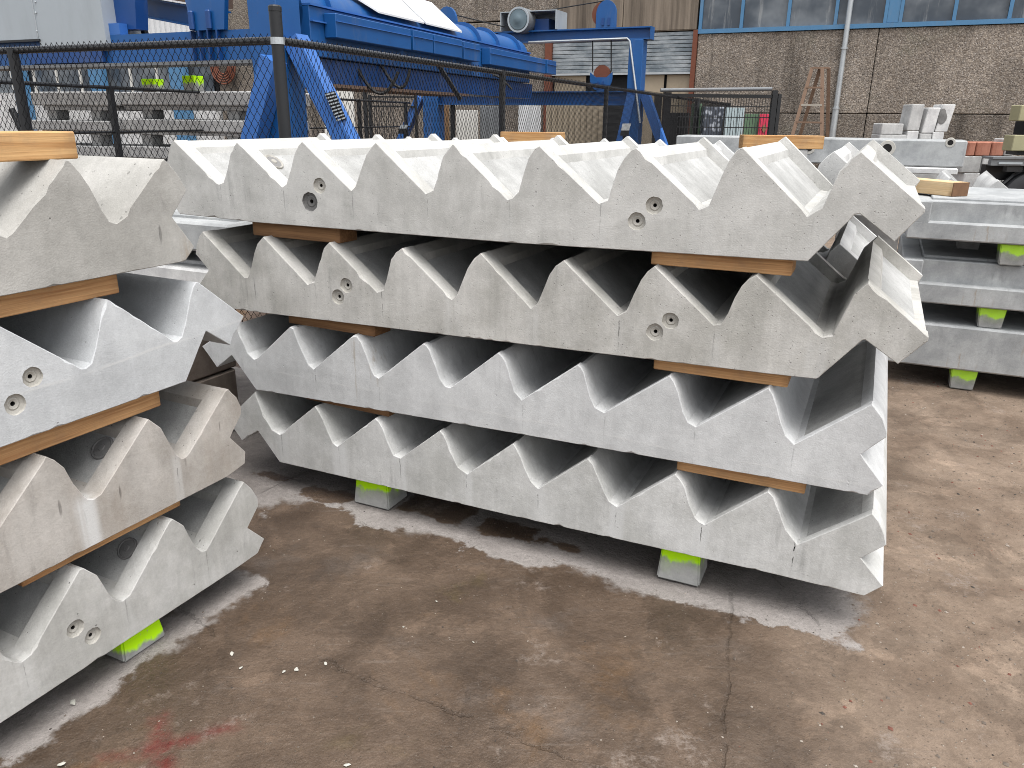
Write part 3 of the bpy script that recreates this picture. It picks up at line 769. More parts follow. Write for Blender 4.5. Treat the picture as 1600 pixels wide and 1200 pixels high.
fl3 = flight('stair_flight', FL, extend(LEFT_PROFILES[3], 2, 11, 6), N0, LW_, M_L3, 'brownish stained stair flight third from top of the left stack, white streaks below steps', G_L, [], 7)
fl4 = flight('stair_flight', FL, extend(LEFT_PROFILES[4], 6, 13, 6), N0, LW_, M_L4, 'mottled grey stair flight at the bottom of the left stack, above a green block', G_L,
       [(1.093, 0.239, 0.026, 0), (1.137, 0.185, 0.025, 0)], 8)

# the stack standing right behind the near one
for k, lab in ((1, 'top stair flight of the stack behind the near centre one, far step corners showing'),
               (2, 'second stair flight of the stack behind the near centre one, seen through the gap'),
               (3, 'third stair flight of the stack right behind the near one, mostly hidden'),
               (4, 'bottom stair flight of the stack right behind the near one, mostly hidden')):
    flight('stair_flight', FR, [(l + (-0.125 if k < 3 else 0.0), z - 0.035 * (1.0 if k < 3 else 0.3)) for l, z in RIGHT_PROFILES[k]], W0 + WID + 0.05, WID, M_BACK, lab, G_B, [], 20 + k)

# anchors in the treads: raised collars, recess shade painted as a dark disc
def tread_anchor(F, l, w, z, nrm, r, parent_mat, owner):
    n = (F.x * nrm[0] + Vector((0, 0, nrm[1]))).normalized()
    c = F.p(l, w, z)
    mb = MB().lathe(c, n, [(-0.004, r * 1.06), (0.004, r), (0.005, r * 0.93), (0.002, r * 0.84), (0.0012, r * 0.5)], 24)
    o = mb.build('tread_anchor', parent_mat, owner, sm=40)
    mb2 = MB().lathe(c, n, [(0.0018, r * 0.80), (0.0026, r * 0.76)], 20)
    b = mb2.build('anchor_shade_disc', M_SOCKD, owner); b.parent = o
    mb3 = MB().lathe(c, n, [(0.0027, r * 0.32), (0.0060, r * 0.26)], 14)
    b = mb3.build('anchor_plug', parent_mat, owner); b.parent = o

def anchor_px(F, a, b, px, py, r, owner, recess=0.018, mat=None):
    a, b = Vector(a), Vector(b)
    n2 = Vector((-(b - a).y, (b - a).x)).normalized()
    if n2.y < 0: n2 = -n2
    a = a - n2 * recess
    n3 = F.x * n2.x + Vector((0, 0, n2.y))
    p0 = F.p(a.x, 0, a.y)
    d = ray(px, py)
    q = E0 + d * ((p0 - E0).dot(n3) / d.dot(n3))
    tread_anchor(F, q.dot(F.x), q.dot(F.y), q.z, n2, r, mat or M_SOCK, owner)
anchor_px(FR, (-2.319, 1.498), (-2.111, 1.335), 428, 253, 0.040, fr1)
anchor_px(FL, (1.237, 0.591), (1.412, 0.747), 160, 700, 0.036, fl3, mat=M_SOCKD)
anchor_px(FL, (1.269, 0.241), (1.440, 0.404), 199, 857, 0.034, fl4, mat=M_SOCKD)
anchor_px(FL, (1.105, 1.322), (1.293, 1.486), 14, 303, 0.045, fl1)

# ------------------------------------------------------------------ timber pads between the flights
G_P = 'timber pads between the stair flights'
def tbox(name, F, l0, l1, w0, w1, z0, z1, mat, label=None, cat=None, group=None, bev=0.003, tilt=0.0, kind=None):
    mb = MB().box(FX, -(l1 - l0) / 2, (l1 - l0) / 2, -(w1 - w0) / 2, (w1 - w0) / 2, 0, z1 - z0, 0, bev)
    o = mb.build(name, mat, rot=0, origin=(0, 0, 0), fix=False)
    o.location = F.p((l0 + l1) / 2, (w0 + w1) / 2, z0)
    o.rotation_euler = (0, 0, F.rot + tilt)
    return tag(o, label, cat, group, kind)

def pad_px(F, w, x0, x1, y0, y1):
    l0, za = F.at(x0, y0, w); l1, zb_ = F.at(x1, y1, w)
    return l0, l1
def pad(F, w, x0, x1, y, z0, z1, depth, mat, label, tilt=0.0):
    l0, _ = F.at(x0, y, w); l1, _ = F.at(x1, y, w)
    return tbox('timber_pad', F, l0, l1, w, w + depth, z0, z1, mat, label, 'timber', G_P, 0.003, tilt)

wp = W0 + 0.045
pad(FR, wp, 393, 533, 362, 1.128, 1.189, 0.11, M_WOODD, 'dark timber pad under the left part of the near stack\'s top flight', -0.04)
pad(FR, wp, 1017, 1239, 410, 1.150, 1.201, 0.12, M_WOOD, 'orange timber pad under the right part of the top flight of the near stack')
pad(FR, wp, 449, 588, 508, 0.768, 0.813, 0.11, M_WOODD, 'dark timber pad under the left part of the second flight of the near stack', -0.05)
pad(FR, wp, 1020, 1233, 585, 0.794, 0.845, 0.12, M_WOOD, 'orange timber pad under the right part of the second flight of the near stack')
pad(FR, wp, 477, 610, 636, 0.434, 0.462, 0.11, M_WOODD, 'thin dark timber pad low on the left, on the bottom flight of the near stack', -0.05)
pad(FR, wp, 1056, 1261, 745, 0.438, 0.492, 0.12, M_WOOD, 'orange timber pad low on the right, on the bottom flight of the near stack')
np_ = N0 + 0.05
def padl(w, x0l, x1, y, z0, z1, mat, label, depth=0.11, tilt=0.0):
    l1, _ = FL.at(x1, y, w)
    return tbox('timber_pad', FL, l1 - x0l, l1, w, w + depth, z0, z1, mat, label, 'timber', G_P, 0.003, tilt)
padl(np_, 0.62, 186, 447, 1.122, 1.184, M_WOOD, 'timber pad between the top two flights of the left stack')
padl(np_, 0.55, 251, 625, 0.756, 0.818, M_WOOD, 'timber pad between the middle two flights of the left stack')
padl(np_, 0.52, 283, 790, 0.406, 0.447, M_WOOD, 'thin timber pad between the lowest two flights of the left stack')
padl(N0 + 0.06, 0.75, 122, 238, 1.487, 1.555, M_WOODL, 'loose pale timber lying on top of the left stack', 0.12)

# spray marked concrete blocks under the stacks
G_K = 'green sprayed concrete blocks under the near stacks'
def block(F, l0, l1, w0, w1, h, mat, label, group, z=0.0, taper=0.012):
    b = MB()
    c = [(-(l1 - l0) / 2, -(w1 - w0) / 2), ((l1 - l0) / 2, -(w1 - w0) / 2), ((l1 - l0) / 2, (w1 - w0) / 2), (-(l1 - l0) / 2, (w1 - w0) / 2)]
    sg = lambda v: 1 if v > 0 else -1
    bm = bmesh.new()
    vs = [bm.verts.new((x + sg(x) * taper, y + sg(y) * taper, 0)) for x, y in c] + [bm.verts.new((x, y, h)) for x, y in c]
    for f in ((0, 3, 2, 1), (4, 5, 6, 7), (0, 1, 5, 4), (1, 2, 6, 5), (2, 3, 7, 6), (3, 0, 4, 7)): bm.faces.new([vs[i] for i in f])
    bmesh.ops.bevel(bm, geom=bm.edges[:], offset=0.006, segments=2, affect='EDGES')
    bm.verts.index_update()
    b.add([v.co.copy() for v in bm.verts], [[v.index for v in f.verts] for f in bm.faces]); bm.free()
    o = b.build('support_block', mat, origin=(0, 0, 0), fix=False)
    o.location = F.p((l0 + l1) / 2, (w0 + w1) / 2, z); o.rotation_euler = (0, 0, F.rot)
    return tag(o, label, 'concrete block', group)

wb = W0 + 0.05
def lspan(F, w, x0, x1, y): return F.at(x0, y, w)[0], F.at(x1, y, w)[0]
a, b = lspan(FR, wb, 559, 606, 788); block(FR, a, b, wb, wb + 0.13, 0.133, M_BLOCK, 'green sprayed concrete block under the left part of the near stack', G_K, -0.004)
a, b = lspan(FR, wb, 1031, 1089, 905); block(FR, a, b, wb, wb + 0.13, 0.150, M_BLOCK, 'green sprayed concrete block under the right part of the near stack', G_K, -0.004)
a, b = lspan(FL, N0 + 0.055, 192, 254, 1010); block(FL, a, b, N0 + 0.055, N0 + 0.20, 0.104, M_BLOCK3, 'green sprayed concrete block under the left stack', G_K, -0.004)
# ------------------------------------------------------------------ materials of the yard behind
def blue_paint(name, c, seed=0.0, dirt=0.42):
    t = NT(name)
    o = t.mapv(t.obj(), loc=(seed, seed, 0))
    n = t.noise(o, 2.2, 5, 0.6)
    col = t.mul(t.mix(0.0, (*c, 1), (*c, 1)), t.val(n, 0.78, 1.22))
    d = t.rng(t.noise(t.mapv(o, (3, 3, 0.8)), 1.0, 6, 0.7), 0.52, 0.78)
    col = t.mix(t.m_('MULTIPLY', d, dirt), col, (0.16, 0.17, 0.18, 1))
    ch = t.rng(t.noise(o, 16, 6, 0.75), 0.64, 0.69)
    col = t.mix(t.m_('MULTIPLY', ch, 0.7), col, (0.11, 0.055, 0.03, 1))
    return t.out(col, t.val(n, 0.32, 0.52), t.bump(t.noise(o, 90, 2), 0.06, 0.003), spec=0.5)

M_BLUE = blue_paint('blue_machine_paint', (0.007, 0.082, 0.27))
M_BLUE_LIT = blue_paint('blue_paint_lit', (0.035, 0.135, 0.42), 4.0, 0.15)  # machine blue lightened to carry the light on braces and upper edges
M_BLUED = blue_paint('deep_blue_paint', (0.006, 0.052, 0.20), 8.0)
M_WBLUE = plain('window_blue', (0.075, 0.20, 0.36), 0.5, 0.15, 3, spec=0.4, dirt=0.3, dirtc=(0.2, 0.22, 0.23))
M_RUST_SHADE = plain('rust_and_shade_brown', (0.13, 0.085, 0.062), 0.8, 0.3, 7)
M_RUST = plain('rust_red', (0.16, 0.055, 0.032), 0.8, 0.3, 9)
M_HUB = plain('fan_hub_grey', (0.12, 0.165, 0.19), 0.45, 0.15, 9)
M_BLACK = plain('black_powder_coat', (0.012, 0.013, 0.015), 0.45, 0.2, 5, spec=0.5)
M_WIRE = plain('black_coated_wire', (0.009, 0.009, 0.010), 0.75, 0.1, 5, spec=0.15)
M_RAIL = plain('fence_tube', (0.020, 0.021, 0.023), 0.24, 0.25, 8, spec=0.6)
M_CAB = plain('grey_sheet_metal', (0.40, 0.44, 0.47), 0.45, 0.10, 2.0, metal=0.25, dirt=0.25, dirtc=(0.25, 0.27, 0.28))
M_GALV = plain('galvanised', (0.48, 0.51, 0.53), 0.38, 0.15, 5, metal=0.6, dirt=0.3, dirtc=(0.3, 0.3, 0.29))
M_WHITE = plain('white_cover_sheet', (0.66, 0.67, 0.68), 0.45, 0.05, 4, dirt=0.15, dirtc=(0.5, 0.5, 0.48))
M_OFFW = plain('off_white_board', (0.64, 0.63, 0.59), 0.6, 0.08, 3, dirt=0.3, dirtc=(0.4, 0.38, 0.33))
M_BEIGE = plain('beige_sheet', (0.36, 0.30, 0.22), 0.65, 0.15, 3, dirt=0.5, dirtc=(0.17, 0.13, 0.09))
M_BROWN = plain('brown_board', (0.24, 0.14, 0.07), 0.7, 0.2, 4, dirt=0.4)
M_DARK = plain('dark_interior', (0.012, 0.013, 0.015), 0.9)
M_CABLE = plain('rubber_cable', (0.018, 0.018, 0.018), 0.6)
M_GREENP = plain('green_panel', (0.10, 0.17, 0.10), 0.6, 0.2, 4)
M_REDP = plain('red_panel', (0.55, 0.035, 0.08), 0.55, 0.12, 5)
M_PALEB = plain('pale_blue_sheet', (0.40, 0.48, 0.50), 0.5, 0.1, 4)
M_REDB = concrete('red_block', (0.34, 0.13, 0.085), (0.44, 0.20, 0.14), 0.12, 0.4, seed=41.0)
M_GREYB = concrete('grey_block', (0.36, 0.36, 0.355), (0.50, 0.50, 0.49), 0.12, 0.4, seed=44.0)
M_DIRTY = concrete('dirty_brown_concrete', (0.15, 0.12, 0.10), (0.24, 0.20, 0.17), 0.15, 0.3, seed=51.0)
M_YELL = plain('yellow_board', (0.33, 0.31, 0.19), 0.85, 0.15, 6)
M_TYRE = plain('tyre_rubber', (0.022, 0.023, 0.026), 0.7)
M_TRAIL = plain('trailer_grey', (0.16, 0.17, 0.18), 0.5, 0.2, 4, dirt=0.4)
M_LADDER = plain('old_ladder_wood', (0.20, 0.13, 0.09), 0.8, 0.3, 6)
M_PALEWOOD = plain('pale_rung', (0.38, 0.35, 0.30), 0.8, 0.2, 6)

def pebble_wall(name, seed=0.0, dark=1.0):
    t = NT(name)
    o = t.mapv(t.obj(), loc=(seed, seed, seed))
    v = t.vor(o, 22); c = t.sep(t.vor(o, 22, out='Color'))
    v2 = t.vor(o, 44); c2 = t.sep(t.vor(o, 44, out='Color'))
    peb = t.mix(c[0], (0.19, 0.156, 0.128, 1), (0.42, 0.365, 0.305, 1))
    peb2 = t.mix(c2[1], (0.12, 0.10, 0.085, 1), (0.44, 0.39, 0.34, 1))
    col = t.mix(t.rng(c[2], 0.35, 0.65), peb, peb2)
    col = t.mul(col, t.val(t.rng(v, 0.25, 0.55), 1.0, 0.72))
    wh = t.m_('MULTIPLY', t.rng(c2[0], 0.965, 0.975), t.rng(v2, 0.5, 0.3))
    col = t.mix(wh, col, (0.55, 0.53, 0.5, 1))
    big = t.noise(o, 0.45, 5, 0.6)
    col = t.mul(col, t.val(big, 0.80, 1.2))
    st = t.rng(t.noise(t.mapv(o, (1.3, 1.3, 0.12)), 1.0, 6, 0.68), 0.46, 0.70)
    col = t.mul(col, t.val(st, 1.0, 0.55))
    pt = t.rng(t.noise(t.mapv(o, loc=(4, 4, 4)), 0.55, 4, 0.6), 0.48, 0.62)
    col = t.mul(col, t.val(pt, 0.92, 1.16))
    gr = t.rng(t.noise(o, 0.8, 5, 0.7), 0.56, 0.75)
    col = t.mix(t.m_('MULTIPLY', gr, 0.25), col, (0.13, 0.15, 0.10, 1))
    col = t.mul(col, dark)
    return t.out(col, 0.9, t.bump(t.m_('SUBTRACT', 1.0, v), 0.6, 0.02), spec=0.2)

M_PEB = pebble_wall('exposed_pebble_concrete')
M_PEB2 = pebble_wall('exposed_pebble_concrete_dark', 13.0, 0.85)
M_PEBL = pebble_wall('weathered_lower_panel', 21.0, 0.80)
def stained_wall():
    t = NT('stained_board_concrete')
    o = t.obj()
    st = t.noise(t.mapv(o, (2.6, 2.6, 0.12)), 1.0, 6, 0.65)
    st2 = t.noise(t.mapv(o, (11, 11, 0.3)), 1.0, 4, 0.6)
    col = t.mix(t.rng(st, 0.34, 0.64), (0.080, 0.066, 0.054, 1), (0.24, 0.20, 0.16, 1))
    col = t.mul(col, t.val(st2, 0.78, 1.22))
    col = t.mul(col, t.val(t.noise(o, 25, 4, 0.7), 0.85, 1.15))
    return t.out(col, 0.88, t.bump(st2, 0.2, 0.01), spec=0.2)
M_STAIN = stained_wall()
def glass_mat():
    t = NT('dusty_glass_painted_reflection')
    o = t.obj()
    n = t.rng(t.noise(t.mapv(o, (3.4, 3.4, 0.28)), 1.0, 6, 0.72), 0.54, 0.70)
    base = t.mix(t.rng(t.noise(o, 0.55, 4, 0.6), 0.36, 0.66), (0.035, 0.048, 0.066, 1), (0.17, 0.19, 0.21, 1))  # soft light and dark tones painted in place of pane reflections
    col = t.mix(t.m_('MULTIPLY', n, 0.5), base, (0.35, 0.36, 0.36, 1))
    return t.out(col, t.val(n, 0.16, 0.4), None, spec=0.6)
M_GLASS = glass_mat()
def shutter_mat():
    t = NT('zinc_shutter')
    o = t.obj()
    n = t.noise(t.mapv(o, (1.2, 1.2, 3)), 1.0, 5, 0.7)
    col = t.mix(t.rng(n, 0.32, 0.7), (0.15, 0.18, 0.205, 1), (0.40, 0.43, 0.45, 1))
    col = t.mul(col, t.val(t.noise(o, 12, 4, 0.7), 0.85, 1.15))
    return t.out(col, 0.42, None, 0.4, 0.5)
M_SHUT = shutter_mat()
def grid_sheet(name, a, b, scale):
    t = NT(name)
    v = t.vor(t.mapv(t.obj(), (scale, scale, scale * 0.8)), 1.0, rnd=0.55)
    col = t.mix(t.rng(v, 0.35, 0.55), (*a, 1), (*b, 1))
    return t.out(col, 0.4)
M_GLBLK = grid_sheet('glass_block_stack', (0.42, 0.45, 0.5), (0.06, 0.07, 0.09), 11)

# ------------------------------------------------------------------ factory building
WF = 28.0
fac = empty('factory_building', FR.p(-10, WF, 0), 'long factory building of brown pebble concrete panels with blue windows and a zinc shutter', 'building')
def fl(px, py=100): return FR.at(px, py, WF)[0]
def fz(py, px=1300): return FR.at(px, py, WF)[1]
zs = 4.28                      # sill of the window band
xl = -27.3
jamb_l, jamb_r = -11.48, -6.30
def wallp(name, mat, l0, l1, z0, z1, th=0.22, wf=WF):
    return part(name, mat, fac, l0, l1, wf, wf + th, z0, z1, bev=0.02)
g = 0.010
panels = [(-6.18, -0.69, -0.2, 1.82), (-6.18, -0.69, 1.82, zs), (-0.69, 6.5, -0.2, 1.83), (-0.69, 6.5, 1.83, zs), (6.5, 14, -0.2, 1.83), (6.5, 14, 1.83, zs)]
for l0, l1, z0, z1 in panels: wallp('wall_panel', M_PEB if z0 > 0 else M_PEBL, l0 + g, l1 - g, z0 + g, z1 - g)
for l0, l1 in ((xl, -22.3), (-22.3, -17.2), (-17.2, -11.62)): wallp('wall_panel', M_PEB2, l0 + g, l1 - g, -0.2, 4.9); 
for l0, l1 in ((xl, -22.3), (-22.3, -17.2), (-17.2, -11.2)): wallp('wall_panel', M_PEB2, l0 + g, l1 - g, 4.94, 10.5)
wallp('wall_panel', M_STAIN, -11.2 + g, -8.8 - g, 4.42, 10.5)
wallp('wall_panel', M_STAIN, -8.8 + g, -6.25, 4.42, 10.5)
part('backing_wall', M_DARK, fac, xl, 14, WF + 0.24, WF + 0.34, -0.2, 10.5)  # near-black colour stands for the unlit hall behind the door
part('parapet', M_STAIN, fac, -6.2, 14, WF, WF + 0.22, 6.9, 10.5)
# window band
frame_l = [-6.18, -4.86, -3.42, -2.02, -0.62, -0.20, 1.22, 2.62, 4.05, 5.5]
sill = part('window_sill', M_WBLUE, fac, -6.2, 14, WF - 0.06, WF + 0.16, zs + 0.002, zs + 0.13)
for i, l in enumerate(frame_l[:-1]):
    l1 = frame_l[i + 1]
    wide = (l1 - l) < 0.6
    wn = part('window', M_WBLUE, fac, l + 0.003, l + 0.10, WF - 0.03, WF + 0.12, zs + 0.135, 6.78)
    if wide:
        sub(MB().box(FR, l + 0.105, l1 - 0.002, WF - 0.015, WF + 0.05, zs + 0.14, 6.75), 'pane', M_WBLUE, wn, fac)
    else:
        sub(MB().box(FR, l + 0.105, l1 - 0.002, WF + 0.05, WF + 0.08, zs + 0.14, 6.75), 'pane', M_GLASS, wn, fac)
part('window_head', M_WBLUE, fac, -6.2, 14, WF - 0.04, WF + 0.16, 6.785, 6.895)
# shutter door with its steel jambs
part('door_jamb', M_RUST, fac, jamb_l - 0.14, jamb_l + 0.10, WF - 0.10, WF + 0.2, 0, 4.40)
part('door_jamb', M_RUST, fac, jamb_r - 0.02, jamb_r + 0.12, WF - 0.10, WF + 0.2, 0, 4.40)
ns = 10
sh = part('shutter_rail', M_GALV, fac, jamb_l + 0.11, jamb_r - 0.03, WF - 0.02, WF + 0.10, 3.05, 3.12)
for i in range(ns):
    z0 = 3.125 + i * (4.38 - 3.125) / ns
    sub(MB().box(FR, jamb_l + 0.11, jamb_r - 0.03, WF + 0.03, WF + 0.09, z0 + 0.004, z0 + (4.38 - 3.125) / ns - 0.010, bev=0.008), 'slat', M_SHUT, sh, fac)
part('door_lintel', M_STAIN, fac, jamb_l - 0.13, jamb_r + 0.12, WF - 0.01, WF + 0.2, 4.405, 4.415)
# hall opening below the shutter, its darkness painted on the backing wall; tall beige sheets
for i, (x0, x1, mm) in enumerate(((-11.3, -10.1, M_BEIGE), (-8.0, -7.25, M_BEIGE), (-7.15, -6.35, M_BEIGE))):
    part('sliding_sheet', mm, fac, x0, x1, WF + 0.12, WF + 0.16, 0.02, 3.04)
# downpipe
dp = MB()
lp = -1.60
dp.tube([FR.p(lp, WF - 0.11, 0.2), FR.p(lp, WF - 0.11, 1.95)], 0.10, 12)
dp.tube([FR.p(lp, WF - 0.11, 1.95), FR.p(lp, WF - 0.11, 6.8)], 0.082, 12)
d_ = dp.build('downpipe', M_GALV, fac, sm=50)
for z in (1.95, 3.7, 5.4):
    sub(MB().lathe(FR.p(lp, WF - 0.11, z), (0, 0, 1), [(0, 0.1), (0, 0.112), (0.05, 0.112), (0.05, 0.1)], 14), 'pipe_clip', M_GALV, d_, fac)

# low office at the far left, white cladding above
off = empty('office_building', FR.p(-38, WF, 0), 'far low office with grey windows and blue columns below white ribbed cladding', 'building')
part('wall', M_SLABW, off, -62, xl - 0.05, WF - 0.3, WF, -0.2, 2.55)
part('floor_band', M_OFFW, off, -62, xl - 0.05, WF - 0.32, WF, 4.3, 4.7)
part('backing_wall', M_DARK, off, -62, xl - 0.05, WF + 0.02, WF + 0.12, 2.5, 9.8)
for i in range(20):
    x = -61.5 + i * 1.70
    wn = part('window', M_OFFW, off, x, x + 0.10, WF - 0.2, WF - 0.05, 2.56, 4.29)
    sub(MB().box(FR, x + 0.105, x + 1.69, WF - 0.12, WF - 0.08, 2.56, 4.29), 'pane', M_GLASS, wn, off)
for i, x in enumerate((-56, -47.5, -40.4, -34.8, -29.6)):
    part('column', M_WBLUE, off, x, x + 0.9, WF - 0.62, WF - 0.33, -0.2, 4.6)
cl = MB()
for i in range(110):
    x = -62 + i * 0.315
    cl.box(FR, x, x + 0.17, WF - 0.16, WF - 0.02, 4.71, 9.8)
    cl.box(FR, x + 0.171, x + 0.314, WF - 0.11, WF - 0.02, 4.71, 9.8)
tag(cl.build('ribbed_cladding', M_WHITE, off), kind='stuff')

# ------------------------------------------------------------------ chain link fence in front of the machine
def mesh_wires(p0, p1, z0, z1, pitch=0.025, dz=0.036, r=0.0016, sides=3):
    p0, p1 = Vector(p0), Vector(p1)
    p0.z = p1.z = 0
    L = (p1 - p0).length; d = (p1 - p0) / L; nrm = Vector((-d.y, d.x, 0))
    nw = int(L / pitch); nz = int((z1 - z0) / dz)
    V, Fc = [], []
    for i in range(nw):
        b0 = len(V)
        for k in range(nz + 1):
            right = (k + i) % 2
            x = (i + right) * pitch
            off = 0.0018 if right else -0.0018
            c = p0 + d * x + nrm * off + Vector((0, 0, z1 - k * dz))
            for q in range(sides):
                a = 2 * math.pi * q / sides + 0.5
                V.append(c + d * (math.cos(a) * r) + nrm * (math.sin(a) * r))
        for k in range(nz):
            for q in range(sides):
                a, b = b0 + k * sides + q, b0 + k * sides + (q + 1) % sides
                Fc.append((a, b, b + sides, a + sides))
    mb = MB(); mb.v = V; mb.f = Fc; mb.mi = [0] * len(Fc)
    return mb

RAIL_Z = 2.0
PC = at(432, 45, 4.6); PC.z = 0
PE = at(1140, 165, 22); PE.z = 0
fdir = (PE - PC).normalized()
def on_fence(px, py):
    d = ray(px, py); n = Vector((-fdir.y, fdir.x, 0))
    t_ = (PC - Vector((0, 0, 0))).dot(n) / d.dot(n)
    q = E0 + d * t_; q.z = 0
    return q
def fence_post(mb, p, h, r):
    mb.tube([p, p + Vector((0, 0, h))], r, 14)
cf = empty('chain_link_fence', PC, 'black chain link fence with a tall corner post, running behind the near stacks', 'fence')
mb = MB(); fence_post(mb, PC, 2.135, 0.034); post = mb.build('post', M_BLACK, cf, sm=40)
sub(MB().lathe(PC + Vector((0, 0, 1.965)), (0, 0, 1), [(0, 0.035), (0, 0.038), (0.035, 0.038), (0.035, 0.035)], 16), 'clamp', M_GALV, post, cf)
sub(MB().lathe(PC + Vector((0, 0, 2.13)), (0, 0, 1), [(0, 0.036), (0.022, 0.036), (0.03, 0.028)], 16), 'post_cap', M_BLACK, post, cf)
for px, py in ((785, 106), (948, 133)):
    mb = MB(); fence_post(mb, on_fence(px, py), RAIL_Z, 0.03); mb.build('post', M_BLACK, cf, sm=40)
for px, py in ((1090, 157), (1139, 165)):
    mb = MB(); fence_post(mb, on_fence(px, py), RAIL_Z + 0.02, 0.05); mb.build('post', M_BLACK, cf, sm=40)
PLq = FR.p(FR.at(17, 65, PC.dot(FR.y))[0], PC.dot(FR.y), 0)
PLe = FR.p(FR.lw(PLq)[0] - 2.2, PC.dot(FR.y), 0)
mb = MB(); fence_post(mb, PLq, RAIL_Z, 0.034); mb.build('post', M_BLACK, cf, sm=40)
mb = MB(); mb.bar(PLq - FR.x * 0.55 + Vector((0, 0, 0)) + FR.x * 1.2, PLq - FR.x * 0.05 + Vector((0, 0, 1.3)), 0.04, 0.04)
mb = MB(); mb.tube([PLq + FR.x * 0.0 + Vector((0, 0, 1.62)) - FR.x * 0.12, PLq + FR.x * 0.62 + Vector((0, 0, 0.05))], 0.021, 10); mb.build('stay', M_BLACK, cf, sm=40)
mb = MB(); mb.tube([PC - FR.x * 0.03 + Vector((0, 0, RAIL_Z - 0.015)), PLe + Vector((0, 0, RAIL_Z - 0.015))], 0.0215, 12); mb.build('top_rail', M_RAIL, cf, sm=40)
mb = MB(); mb.tube([PC + fdir * 0.03 + Vector((0, 0, RAIL_Z - 0.015)), PE + Vector((0, 0, RAIL_Z - 0.03))], 0.0215, 12); mb.build('top_rail', M_RAIL, cf, sm=40)
tag(mesh_wires(PC - FR.x * 0.04 - FR.y * 0.026, PLe - FR.y * 0.026, 0.25, RAIL_Z + 0.02, r=0.0022).build('wire_mesh', M_WIRE, cf, fix=False), kind='stuff')
tag(mesh_wires(PC + fdir * 0.04 + Vector((0.02, -0.018, 0)), PE + Vector((0.02, -0.018, 0)), 0.45, RAIL_Z + 0.012, r=0.0020).build('wire_mesh', M_WIRE, cf, fix=False), kind='stuff')

# lower, farther fence
lf = empty('low_fence', at(175, 240, 8.4) * Vector((1, 1, 0)) if False else Vector((at(175, 240, 8.4).x, at(175, 240, 8.4).y, 0)), 'thin black rail fence with slim posts in front of the far slabs', 'fence')
a0, a1 = at(0, 128, 7.0), at(640, 166, 15.5)
a1.z = a0.z
mb = MB(); mb.tube([a0 - (a1 - a0) * 0.25, a1], 0.017, 8); mb.build('top_rail', M_BLACK, lf, sm=40)
mb = MB(); mb.tube([a0 - (a1 - a0) * 0.25 - Vector((0, 0, 0.42)), a1 - Vector((0, 0, 0.42))], 0.012, 8); mb.build('mid_rail', M_BLACK, lf, sm=40)
mb = MB(); mb.tube([a0 - (a1 - a0) * 0.25 - Vector((0, 0, 0.72)), a1 - Vector((0, 0, 0.72))], 0.012, 8); mb.build('mid_rail', M_BLACK, lf, sm=40)
ld = (a1 - a0); 
def on_low(px):
    d = ray(px, 150); n = Vector((-ld.y, ld.x, 0)).normalized()
    q = E0 + d * ((a0 - E0).dot(n) / d.dot(n)); q.z = 0
    return q
for px in (173, 378, 470, 560, 633):
    p = on_low(px); mb = MB(); mb.bar(p, p + Vector((0, 0, a0.z + 0.01)), 0.05, 0.05, FR.y); mb.build('post', M_BLACK, lf)
q0, q1 = on_low(2), on_low(395)
tag(mesh_wires(q0, q1, 0.3, a0.z, 0.03, 0.042, 0.0011).build('wire_mesh', M_WIRE, lf, fix=False), kind='stuff')

# ------------------------------------------------------------------ the blue machine behind the fence
YN = 7.6
pc = at(438, 100, YN); lc, wc = FR.lw(pc)
mach = empty('blue_steel_gantry', FR.p(lc, wc, 0), 'large blue steel gantry with braced column and long box beam behind the fence', 'machine')
CW = 0.33
part('column', M_BLUE, mach, lc - CW, lc, wc, wc + CW, 0.02, 3.1, bev=0.008)
part('base_plate', M_BLUE, mach, lc - CW - 0.1, lc + 0.1, wc - 0.1, wc + CW + 0.1, 0.0, 0.018)
def atw(px, py, w): 
    l, z = FR.at(px, py, w); return FR.p(l, w, z)
def brace(px0, py0, px1, py1, w, sz=0.17):
    p0 = atw(px0, py0, w); p1 = atw(px1, py1, w)
    d = p1 - p0; p1 = p0 + d * (p0.z / -d.z)     # on to the ground
    MB().bar(p0, p1, sz, sz, FR.x if abs(d.dot(FR.x)) < 0.3 else FR.y).build('brace', M_BLUE_LIT, mach)
brace(462, 62, 540, 215, wc + CW * 0.5)
brace(428, 92, 398, 215, wc - 0.10)
# cross beam to the left
wcb = wc + 0.06
zt = FR.at(390, 45, wcb)[1]; zb_ = FR.at(390, 97, wcb)[1]
lL = FR.at(-260, 110, wcb)[0]
MB().box(FR, lL, lc - CW - 0.004, wcb, wcb + 0.22, zb_ + 0.02, zt).build('cross_beam', M_BLUE, mach)
MB().box(FR, lL, lc - CW - 0.004, wcb - 0.06, wcb + 0.28, zb_ - 0.012, zb_ + 0.018).build('beam_flange', M_TRAIL, mach)
for px in (307, 319, 333, 347):
    l = FR.at(px, 75, wcb)[0]
    MB().box(FR, l - 0.008, l + 0.008, wcb - 0.055, wcb - 0.002, zb_ + 0.02, zt).build('stiffener', M_BLUED, mach)
l0 = FR.at(50, 80, wcb)[0]; l1 = FR.at(165, 80, wcb)[0]
MB().box(FR, l0, l1, wcb - 0.05, wcb - 0.003, zb_ + 0.03, zt - 0.10).build('recess_plate', M_BLUED, mach)
